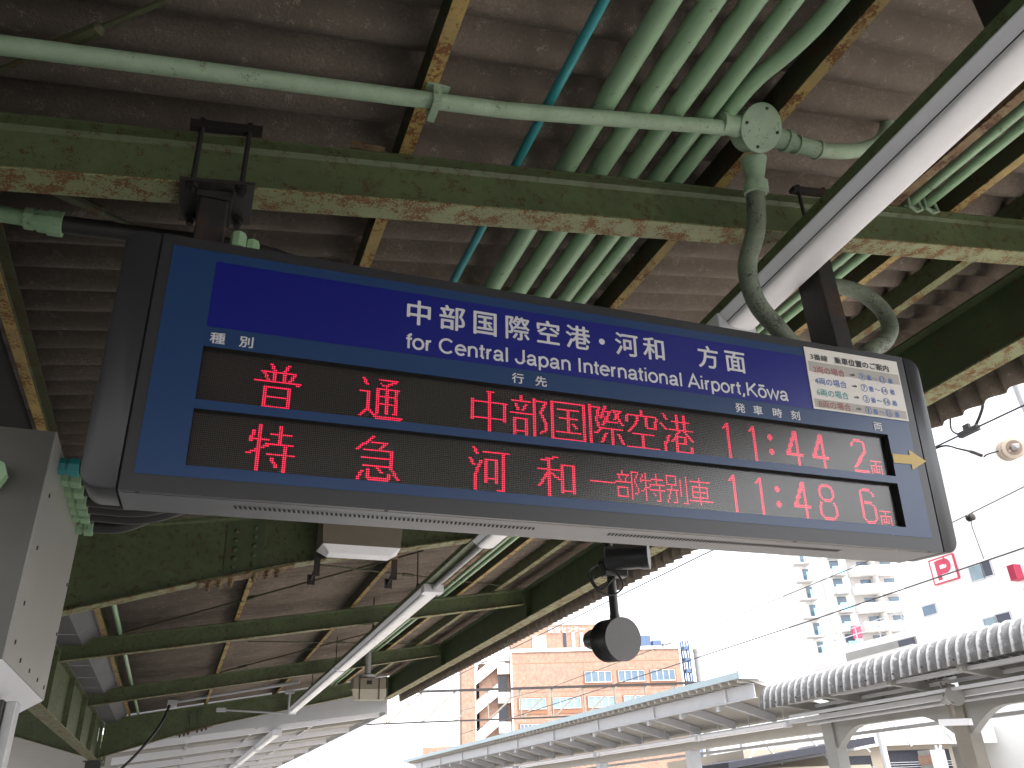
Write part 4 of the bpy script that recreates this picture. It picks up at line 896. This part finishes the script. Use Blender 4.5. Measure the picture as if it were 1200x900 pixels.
for x, z in ((14.3, 3.68), (14.6, 3.70), (15.2, 3.62)): b.box(x, x+.08, -12, 18.9, z, z+.07)
b.build('purlins', m_palewhite, oc)
b = MB().box(15.1, 15.28, 5, 19.3, 3.32, 3.42); b.tube([(15.45, 4, 3.28), (15.45, 19, 3.28)], .04, 8); b.box(14.75, 14.85, 5, 18.8, 3.42, 3.48)
tag(b.build('cable_rack', m_palewhite), 'pale cable rack running under the slate eave on the opposite platform', 'cable rack')
wc = thing('white_canopy', (16.2, 30, 0), 'white steel canopy with pale blue roof edge on the opposite platform', 'platform canopy')
MB().box(13.5, 13.56, 19.0, 55, 4.40, 4.56).build('roof_edge', m_paleblue, wc)
zo = lambda x: 4.36-.12*(x-13.5)
b = MB(); b.hexa([(13.561, 19.0, 4.44), (16.4, 19.0, 3.60), (16.4, 55, 3.60), (13.561, 55, 4.44), (13.561, 19.0, 4.555), (16.4, 19.0, 3.66), (16.4, 55, 3.66), (13.561, 55, 4.555)])
b.hexa([(16.41, 19.0, 3.60), (19.3, 19.0, 4.44), (19.3, 55, 4.44), (16.41, 55, 3.60), (16.41, 19.0, 3.66), (19.3, 19.0, 4.51), (19.3, 55, 4.51), (16.41, 55, 3.66)]); b.build('roof_panel', m_underwhite, wc)
MB().box(13.5, 16.4, 18.93, 18.995, 4.38, 4.60).build('end_fascia', m_paleblue, wc)
b = MB(); b.box(13.99, 14.01, 19.05, 54, 3.95, 4.28); b.box(13.93, 14.07, 19.05, 54, 4.2805, 4.295); b.box(13.93, 14.07, 19.05, 54, 3.935, 3.9495)
y = 20.3
while y < 54: b.box(13.932, 13.9895, y, y+.1, 3.951, 4.279); y += 4.0
b.build('eave_beam', m_palewhite, wc)
y = 19.1
while y < 54: MB().box(13.57, 13.98, y, y+.06, 4.30, 4.40).build('roof_rib', m_underwhite, wc); y += .4
y = 20.9
while y < 54:
    MB().hexa([(14.08, y, 4.02), (15.94, y, 3.50), (15.94, y+.12, 3.50), (14.08, y+.12, 4.02), (14.08, y, 4.27), (15.94, y, 3.72), (15.94, y+.12, 3.72), (14.08, y+.12, 4.27)]).build('cross_arm', m_palewhite, wc)
    MB().hexa([(14.08, y, 3.80), (14.13, y, 3.80), (14.13, y+.15, 3.80), (14.08, y+.15, 3.80), (14.08, y, 3.94), (14.3, y, 3.94), (14.3, y+.15, 3.94), (14.08, y+.15, 3.94)]).build('knee_bracket', m_palewhite, wc); y += 2.0
b = MB().box(15.95, 16.25, 19.0, 54, 3.10, 3.52); b.build('centre_beam', m_underwhite, wc)
for y in (25.6, 32.4, 39.2, 46): MB().box(15.92, 16.28, y, y+.36, 0, 3.099).build('column', m_palewhite, wc, bevel=.01)
for a, b_, lb in ((19.9, 24.2, 'nearest'), (24.5, 31.5, 'second'), (32, 40, 'third'), (41, 48, 'farthest')):
    light(a, b_, lb+' white strip light under the opposite white canopy', True, True, zb=3.30, x0=15.42, x1=15.60, grp='strip lights under the opposite canopy', n=2, zt=3.42)
b = MB().box(15.45, 15.57, 19.2, 54, 3.4205, 3.47)
y = 20
while y < 54: b.tube([(15.5, y, 3.4705), (15.5, y, 3.86)], .012, 6); y += 1.6
tag(b.build('light_channel', m_palewhite), 'pale channel carrying strip lights under the opposite white canopy', 'support channel')
b = MB().tube([(17.2, 19, 3.25), (17.2, 54, 3.25)], .06, 8); b.box(16.9, 17.05, 12, 54, 3.0, 3.08)
tag(b.build('service_pipe', m_palewhite), 'pale service pipes running behind the opposite columns', 'pipe')
# camera and horn speaker over there
ct = thing('security_camera', (15, 13.7, 2.8), 'cream security camera hanging under the corrugated eave opposite', 'security camera')
b = MB(); b.hexa([(14.80, 14.12, 2.80), (14.95, 13.50, 2.76), (15.10, 13.53, 2.76), (14.95, 14.15, 2.80), (14.80, 14.12, 2.93), (14.95, 13.50, 2.89), (15.10, 13.53, 2.89), (14.95, 14.15, 2.93)]); b.build('housing', m_diff, ct, bevel=.012)
b = MB(); b.tube([(14.95, 13.8, 2.92), (14.95, 13.8, 3.6)], .03, 8); b.tube([(14.95, 13.95, 3.05), (14.95, 13.95, 3.6)], .018, 8); b.build('pole', m_tan, ct)
hs = thing('horn_speaker', (14.95, 13.5, 3.2), 'brown grey horn loudspeaker above the cream camera under the opposite eave', 'loudspeaker')
b = MB(); b.lathe((14.85, 13.75, 3.28), (-.25, -.93, .15), [(-.2, .06), (-.05, .08), (0, .09), (.22, .19), (.26, .2), (.265, .17), (.1, .06)], 16); b.build('horn', m_palegrey, hs, smooth=40)
b = MB(); b.tube([(14.85, 13.85, 3.34), (14.85, 13.85, 3.62)], .025, 8); b.build('bracket', m_tan, hs)

# ================================================================== BUILDINGS
class Bld:
    """building in local facade coordinates: s along the facade, d into the depth, z up"""
    def __init__(s, name, org, az, label, cat='building', group=None):
        s.az = az; s.t = thing(name, org, label, cat, group, rot=(0, 0, R(90)-R(az)))
    def box(s, nm, m, s0, s1, d0, d1, z0, z1, parent=None, **k): return MB().box(s0, s1, d0, d1, z0, z1).build(nm, m, parent or s.t, local=True, **k)
    def window(s, s0, s1, z0, z1, panes, m, d=-.0, frame=m_palewhite, surround=None):
        f = MB(); t = .08; a = d-.10
        f.box(s0, s1, a, a+.03, z0, z0+t); f.box(s0, s1, a, a+.03, z1-t*.6, z1)
        for k in range(panes+1):
            q = s0+(s1-s0)*k/panes; f.box(max(s0, q-.04), min(s1, q+.04), a+.001, a+.029, z0+t, z1-t*.6)
        o = f.build('window', frame, s.t, local=True)
        MB().box(s0+.01, s1-.01, a+.032, a+.038, z0+.01, z1-.01).build('pane', m, o, local=True)
        if surround: MB().box(s0-.12, s1+.12, d-.05, d-.004, z0-.42, z1+.1).build('surround', surround, o, local=True)
ob = Bld('brick_building', (30.133, 79.48, 0), 106, 'orange brick office building with window rows behind the tracks')
ob.box('wall', m_orange, 0, 17.1, 0, 14, -1, 15.4)
ob.box('parapet', m_wall, -.15, 17.2, -.1, .3, 15.41, 15.72)
ob.box('corner_pipe', m_wall, -.05, .10, -.15, -.03, 0, 15.4)
ob.box('penthouse', m_orange, .3, 13.5, 3, 12, 15.41, 18.75)
ob.box('penthouse_band', m_wallgrey, .25, 13.6, 2.96, 3, 18.55, 18.8)
for k in range(7): ob.box('louvre', m_wall if k else m_glassdark, 5.85+k*.88, 6.15+k*.88, 2.9, 2.99, 16.35, 17.75)
ob.box('doorway', m_wall, 2.6, 4.0, 2.9, 2.99, 15.75, 17.5)
for s0, s1 in ((7.3, 9.97), (10.66, 13.31), (13.95, 16.4)): ob.window(s0, s1, 12.35, 13.42, 4, m_glass, surround=m_orangedk)
for s0, s1 in ((.68, 3.32), (4.0, 6.73), (7.45, 10.1), (11.0, 13.3), (14.1, 16.5)): ob.window(s0, s1, 10.05, 11.07, 4, m_glasspale, surround=m_orangedk)
for s0, s1 in ((.72, 3.36), (4.0, 6.73), (7.45, 10.1), (11.0, 13.3)): ob.window(s0, s1, 7.7, 8.76, 7, m_glass, surround=m_orangedk)
for z in (14.3, 11.6, 9.3): ob.box('joint_line', m_orangedk, .12, 17.0, -.008, -.003, z, z+.05)
# stair wing on the left
ob.box('stair_wing', m_orange, -3.1, -.06, 1.2, 9, -1, 14.6)
ob.box('stair_pier', m_orange, -4.85, -3.55, .3, 9, -1, 15.2)
ob.box('stair_top', m_wall, -4.0, -.06, .4, 1.15, 14.7, 16.6)
for k, z in enumerate((12.6, 9.9, 7.2, 4.5)):
    b = MB(); b.hexa([(-3.5, .5, z-.1), (-1.3, .5, z+1.55), (-1.3, .75, z+1.55), (-3.5, .75, z-.1), (-3.5, .5, z+1.0), (-1.3, .5, z+2.7), (-1.3, .75, z+2.7), (-3.5, .75, z+1.0)]); b.build('stair_balustrade', m_wall, ob.t, local=True)
    ob.box('stair_landing', m_wall, -1.29, -.07, .5, 1.0, z+.9, z+1.9)
    ob.box('stair_opening', m_glassdark, -1.2, -.35, 1.12, 1.19, z-.9, z+.8)
ob.box('low_block', m_orange, -8.6, -4.9, 1, 9, -1, 7.1)
lt = MB(); kx = 4.6
for ch in '医療センター': kanji(lt, ch, kx, 18.05, .52, .62, lambda u, z: (u, 2.87, z), .02); kx += .66
lt.build('roof_lettering', m_letter, ob.t, local=True)
tw = Bld('steel_tower', (30.133+.9612*17.55-0, 79.48-.2756*17.55, 0), 106, 'slim blue grey steel stair tower at the brick building corner', 'tower')
b = MB()
for s0 in (0, .55): b.box(s0, s0+.14, 0, .14, 0, 16.2); b.box(s0, s0+.14, .8, .94, 0, 16.2)
for k in range(14): b.box(.0, .69, .0, .9, 1+k*1.1, 1.3+k*1.1)
b.build('frame', m_bluegrey, tw.t, local=True)
ck = MB().lathe((30.133+.9612*18.9, 79.48-.2756*18.9, 0), (0, 0, 1), [(0, .4), (15.0, .33), (15.0, .36), (15.3, .36)], 14)
tag(ck.build('chimney', m_stack, smooth=40), 'grey round chimney pipe right of the orange brick building', 'chimney')
eq = Bld('roof_plant', (30.133+.9612*13.8, 79.48-.2756*13.8+1.5, 15.73), 106, 'blue grey plant units on the brick building roof', 'roof plant')
eq.box('unit', m_bluegrey, 0, 1.3, 0, 1.5, 0, 1.3); eq.box('unit', m_bluegrey, 1.5, 2.4, 0, 1.5, 0, .8); eq.box('unit', m_palegrey, 2.6, 3.6, 0, 1.5, 0, .5)
# parking building, white
pk = thing('parking_building', (45, 45, 0), 'tall white car park building with pink P sign on its wall', 'building')
MB().box(38, 55, 18, 36.3, -1, 18).build('wall', m_wall, pk); MB().box(38.01, 55, 36.31, 47, -1, 9.75).build('low_wing', m_wall, pk)
b = MB()
for z in (10.1, 10.5): b.bar((38.05, 36.4, z+.35), (38.05, 46.5, z), .05, .05)
for k in range(6): b.bar((38.05, 37+k*1.9, 9.76), (38.05, 37+k*1.9, 10.75-.06*k), .05, .05, (0, 1, 0))
b.build('roof_railing', m_palewhite, pk)
b = MB(); b.hexa([(37.3, 36.0, 8.75), (38, 36.0, 8.75), (38, 46.5, 8.55), (37.3, 46.5, 8.55), (37.3, 36.0, 8.85), (38, 36.0, 8.85), (38, 46.5, 8.65), (37.3, 46.5, 8.65)]); b.build('canopy_slab', m_wallgrey, pk)
b = MB(); b.box(37.96, 37.99, 36.3, 42, 8.86, 9.35); o = b.build('dark_opening', m_palegrey, pk)
MB().box(37.93, 37.955, 36.4, 37.6, 8.95, 9.3).build('window', m_glassdark, pk)
def pwin(y0, y1, z0, z1, m):
    b = MB(); t = .06
    for q in ((y0-t, y1+t, z1, z1+t), (y0-t, y1+t, z0-t, z0), (y0-t, y0, z0, z1), (y1, y1+t, z0, z1)): b.box(37.94, 37.99, *q)
    o = b.build('window', m_palewhite, pk); MB().box(37.965, 37.985, y0, y1, z0, z1).build('pane', m, o)
pwin(30.9, 31.65, 11.27, 11.97, m_glasspale); pwin(30.33, 30.83, 11.3, 12.02, m_glassdark); pwin(34.4, 35.3, 10.22, 10.72, m_glass)
pwin(30.98, 31.7, 8.6, 9.32, m_glasspale); pwin(30.1, 30.9, 8.65, 9.38, m_glassdark); pwin(28.0, 28.9, 9.3, 10.2, m_glassdark)
b = MB()
for q in ((32.32, 34.0, 12.90, 12.97), (32.32, 34.0, 11.60, 11.67), (32.32, 32.39, 11.67, 12.90), (33.93, 34.0, 11.67, 12.90)): b.box(37.86, 37.90, *q)
b.box(37.905, 37.985, 32.33, 33.99, 11.61, 12.96)
o = b.build('p_sign_frame', m_pink, pk); MB().box(37.88, 37.9045, 32.39, 33.93, 11.67, 12.90).build('p_sign_panel', m_wall, o)
q = MB(); P_ = lambda u, z: (37.872, 33.62-u, 11.78+z)
for st in ([(.12, 0), (.12, 1.04)], [(.12, .92), (.62, .92)]+A_(.62, .67, .25, .25, 90, -90, 10)+[(.12, .42)]):
    n_ = len(q.v); ribbon(q, st, .29, lambda a, b_: (0, a, b_), 0); q.v[n_:] = [(37.872-.002*(n_ > 0), 33.62-y_, 11.78+z_) for _, y_, z_ in q.v[n_:]]
q.build('p_letter', m_pink, o)
b = MB()
for k in range(6): b.box(37.5, 37.99, 28.75+.07*k, 28.78+.07*k, 10.7, 11.35)
b.box(37.5, 37.99, 28.75, 29.15, 11.36, 11.4); b.box(37.5, 37.99, 28.75, 29.15, 10.65, 10.69); b.build('red_grating', m_pink, pk)
# apartments
ap = Bld('apartment_tower', (84.539, 85.166, 0), 113, 'white apartment tower with stacked balconies and aqua screens', 'building')
ap.box('wall', m_wall, -5.6, 14, 2, 16, -1, 34)
ap.box('side_wall', m_wall, -8.4, -5.61, 4, 14, -1, 34)
for k in range(12):
    z = 31.6-2.45*k
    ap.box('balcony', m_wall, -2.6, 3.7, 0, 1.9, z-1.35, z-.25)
    ap.box('balcony_recess', m_wallgrey, -2.5, 3.6, 1.95, 1.99, z-.24, z+1.08)
    o = ap.box('balcony_divider', m_wall, .45, .62, .3, 1.9, z-.24, z+1.08)
    ap.box('balcony_window', m_glass, -1.2, .2, 1.90, 1.94, z-.2, z+.75); ap.box('balcony_window', m_glass, 2.0, 3.4, 1.90, 1.94, z-.2, z+.75)
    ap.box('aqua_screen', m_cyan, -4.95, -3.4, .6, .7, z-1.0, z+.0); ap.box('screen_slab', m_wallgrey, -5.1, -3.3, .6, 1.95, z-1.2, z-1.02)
    ap.box('screen_window', m_glass, -4.8, -3.6, 1.9, 1.98, z+.05, z+1.05)
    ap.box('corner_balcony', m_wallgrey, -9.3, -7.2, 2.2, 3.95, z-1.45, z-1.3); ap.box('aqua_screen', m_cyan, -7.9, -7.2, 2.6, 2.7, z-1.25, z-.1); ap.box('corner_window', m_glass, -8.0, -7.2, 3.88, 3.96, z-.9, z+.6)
ap.box('red_machine', m_pink, -4.3, -3.2, .2, .55, 19.6, 21.2)
# beige car park with dark openings
bp = Bld('beige_building', (29.76, 33.754, 0), 100, 'beige building with dark openings behind the opposite columns')
bp.box('wall', m_parking, -5.5, 5.2, 0, 10, -1, 3.6); bp.box('upper_wall', m_wall, 0.2, 8, .3, 10, 3.61, 4.4)
bp.box('eave', m_wall, -.5, 5.4, -.3, 0, 3.61, 3.75)
for s0, s1, z0, z1 in ((1.5, 4.95, 2.55, 3.38), (-.75, .8, 2.4, 3.2), (-3.6, -1.5, 2.2, 2.75)):
    ap_ = bp.box('opening', m_interior, s0, s1, -.06, -.01, z0, z1)
    b = MB()
    for k in range(3): b.box(s0, s1, -.1, -.07, z0+.1+k*.1, z0+.125+k*.1)
    b.build('rail_bars', m_palewhite, ap_, local=True)
b = MB()
for k in range(5): b.bar((-6+k*2.2, -1, 2.9+.25*k), (-5+k*2.2, -1, 4.0+.2*k), .08, .08); b.bar((-5+k*2.2, -1, 4.0+.2*k), (-4.2+k*2.2, -1, 2.9+.2*k), .08, .08)
b.bar((-7, -1, 2.7), (6, -1, 4.2), .1, .1)
b.bar((3.2, -1, 2.3), (3.9, -1, 3.5), .1, .1); b.bar((3.6, -1, 2.3), (3.62, -1, 3.5), .1, .1)
b.build('white_truss', m_palewhite, bp.t, local=True)
dk = Bld('low_shed', (26.8, 31.5, 0), 100, 'low dark roofed shed left of the beige building', 'shed')
b = MB(); b.hexa([(-5, 0, 2.75), (2, 0, 3.55), (2, 6, 3.55), (-5, 6, 2.75), (-5, 0, 3.0), (2, 0, 3.85), (2, 6, 3.85), (-5, 6, 3.0)]); b.build('roof', m_interior, dk.t, local=True); dk.box('wall', m_parking, -4.5, 1.8, .4, 5.6, -1, 2.75)
b = MB(); b.tube([(22.9, 24.5, 0), (22.9, 24.5, 3.6)], .12, 10)
tag(b.build('shed_post', m_palewhite), 'slim white post between the opposite columns, in front of the shed', 'post')
b = MB(); b.box(21.9, 22.5, 21.5, 22.0, 0, 2.75)
o = tag(b.build('sign_pillar', m_palegrey), 'grey pillar with orange topped panel left of the opposite column', 'pillar')
MB().box(21.88, 21.9, 21.49, 22.01, 2.35, 2.6).build('orange_panel', m_orange, o)
# distant left block behind wires: pale sky only

# ================================================================== OVERHEAD LINE
def wire(pts, r, label, grp='overhead line wires', cat='wire', sag=0):
    tag(MB().tube(pts, r, 6).build('overhead_wire', m_wire, smooth=60), label, cat, grp)
wire([(8, -30, 5.35), (8, 5.4, 5.215), (8, 6.6, 5.23), (8, 11.8, 5.32), (8, 25, 5.36), (8.3, 61.5, 5.6)], .011, 'feeder wire with a clamp under the eave, nearest of the overhead wires')
wire([(9.5, -12, 5.6), (9.5, 6.8, 4.93), (9.5, 8, 4.83), (9.5, 9.9, 4.73), (9.5, 11, 4.70), (9.5, 15.3, 4.58), (9.5, 21.9, 4.53), (9.5, 30.3, 4.8), (9.6, 61.5, 5.7)], .007, 'thin wire crossing the upper windows of the brick building')
wire([(11.5, -12, 5.0), (11.5, 8.5, 4.78), (11.5, 13.4, 4.70), (11.5, 18, 4.66), (11.5, 37, 4.54), (11.5, 61.5, 5.4)], .012, 'wire passing across the pink P sign and lower brick building windows')
cx = MB(); cx.tube(arc([(8, 6.32, 5.50), (8, 6.36, 5.34), (8, 6.28, 5.235), (8, 6.2, 5.225)], 6), .012, 6); cx.tube(arc([(8, 5.93, 5.60), (8, 5.88, 5.45), (8, 5.95, 5.34), (8, 6.07, 5.23)], 6), .018, 6)
cx.box(7.97, 8.03, 6.02, 6.28, 5.19, 5.25); cx.box(7.98, 8.02, 6.12, 6.2, 5.25, 5.31)
tag(cx.build('wire_clamp', m_bolt), 'clamp with two jumper loops on the feeder wire under the eave', 'wire clamp')
ins = thing('strain_insulator', (8, 5.70, 4.70), 'brown ribbed disc insulators on a wire at the right edge', 'insulator')
axI = Vector((-.55, -.80, -.22)).normalized(); cI = Vector((8, 5.70, 4.835))
for k in range(3):
    c = cI-axI*.10*k+Vector((.0, 0, 0))
    b = MB().lathe(c, axI, [(-.05, .03), (-.02, .05), (0, .112), (.012, .115), (.018, .108), (.014, .085), (.022, .08), (.012, .055), (.02, .045), (.05, .03)], 28); d_ = b.build('disc', m_porcelain, ins, smooth=35)
    MB().lathe(c, axI, [(.004, .113), (.008, .1175), (.0165, .1165), (.019, .1085)], 28).build('rim', m_rim, d_, smooth=40)
b = MB(); b.lathe(cI+axI*.02, axI, [(0, .035), (.05, .035), (.07, .02), (.1, .02)], 10); b.build('end_socket', m_galv, ins, smooth=40)
b = MB(); b.tube(arc([cI+axI*.1, (8, 6.0, 4.885), (8, 6.07, 4.875)], 5), .008, 6); b.tube(arc([(8, 6.09, 4.9), (8, 6.2, 4.99), (8, 6.35, 5.09), (8, 6.54, 5.20), (8, 6.9, 5.215)], 6), [.02]*7+[.012]*(6*4+1-7), 6); b.build('tail', m_bolt, ins)
b = MB(); b.lathe((9.5, 7.67, 4.81), (0, 1, 0), [(-.05, .02), (-.04, .05), (-.01, .05), (0, .03), (.01, .05), (.04, .05), (.05, .02)], 10); b.tube([(9.5, 7.67, 4.8), (9.5, 7.69, 4.68), (9.5, 7.66, 4.25)], .006, 5)
tag(b.build('dropper', m_bolt), 'small dropper insulator on the wire right of the sign corner', 'dropper')
tag(MB().tube([(8.6, 5.86, 6.6), (8.6, 5.83, 5.55), (8.6, 5.80, 5.30)], .05, 10).build('support_arm', m_galv, smooth=40), 'grey support tube hanging at the right edge by the eave', 'support tube')
# gantry
ga = thing('line_gantry', (24, 60, 0), 'rusty steel lattice gantry spanning the tracks before the brick building', 'gantry')
b = MB(); g0, g1 = Vector((9, 62, 9.2)), Vector((40, 57, 9.75)); dn = Vector((0, 0, -2.05)); N = 13
b.bar(g0, g1, .22, .16); b.bar(g0+dn, g1+dn, .16, .10); b.build('chord', m_steel, ga)
for k in range(N):
    A = g0.lerp(g1, k/N); B = g0.lerp(g1, (k+1)/N); q = MB(); q.bar(A+Vector((0, 0, -.08)), A+dn+Vector((0, 0, .05)), .09, .09, (0, 1, 0)); q.bar(B+Vector((0, 0, -.08)), A+dn+Vector((.1, 0, .05)), .10, .10, (0, 1, 0)); q.build('lattice_bar', m_tan, ga)
for e in (g0, g1): MB().box(e.x-.15, e.x+.15, e.y-.15, e.y+.15, -1, e.z+.1).build('post', m_galv, ga)
b = MB()
for x0 in (13.2, 10.2): b.bar((x0-.5, 61.4, 7.2), (x0, 61.4, 5.9), .05, .05); b.bar((x0+.5, 61.4, 7.2), (x0, 61.4, 5.9), .05, .05); b.bar((x0-.5, 61.4, 5.5), (x0+.3, 61.4, 5.8), .06, .06); b.bar((x0, 61.4, 5.9), (x0, 61.4, 5.6), .06, .06)
b.build('drop_bracket', m_galv, ga)
b = MB(); b.tube([(9.8, 70, -1), (9.8, 70, 6.8)], .16, 10); b.bar((5.5, 70, 6.1), (9.8, 70, 6.1), .08, .08)
tag(b.build('line_pole', m_galv), 'grey line pole with cross arm seen beyond the white canopy', 'pole')
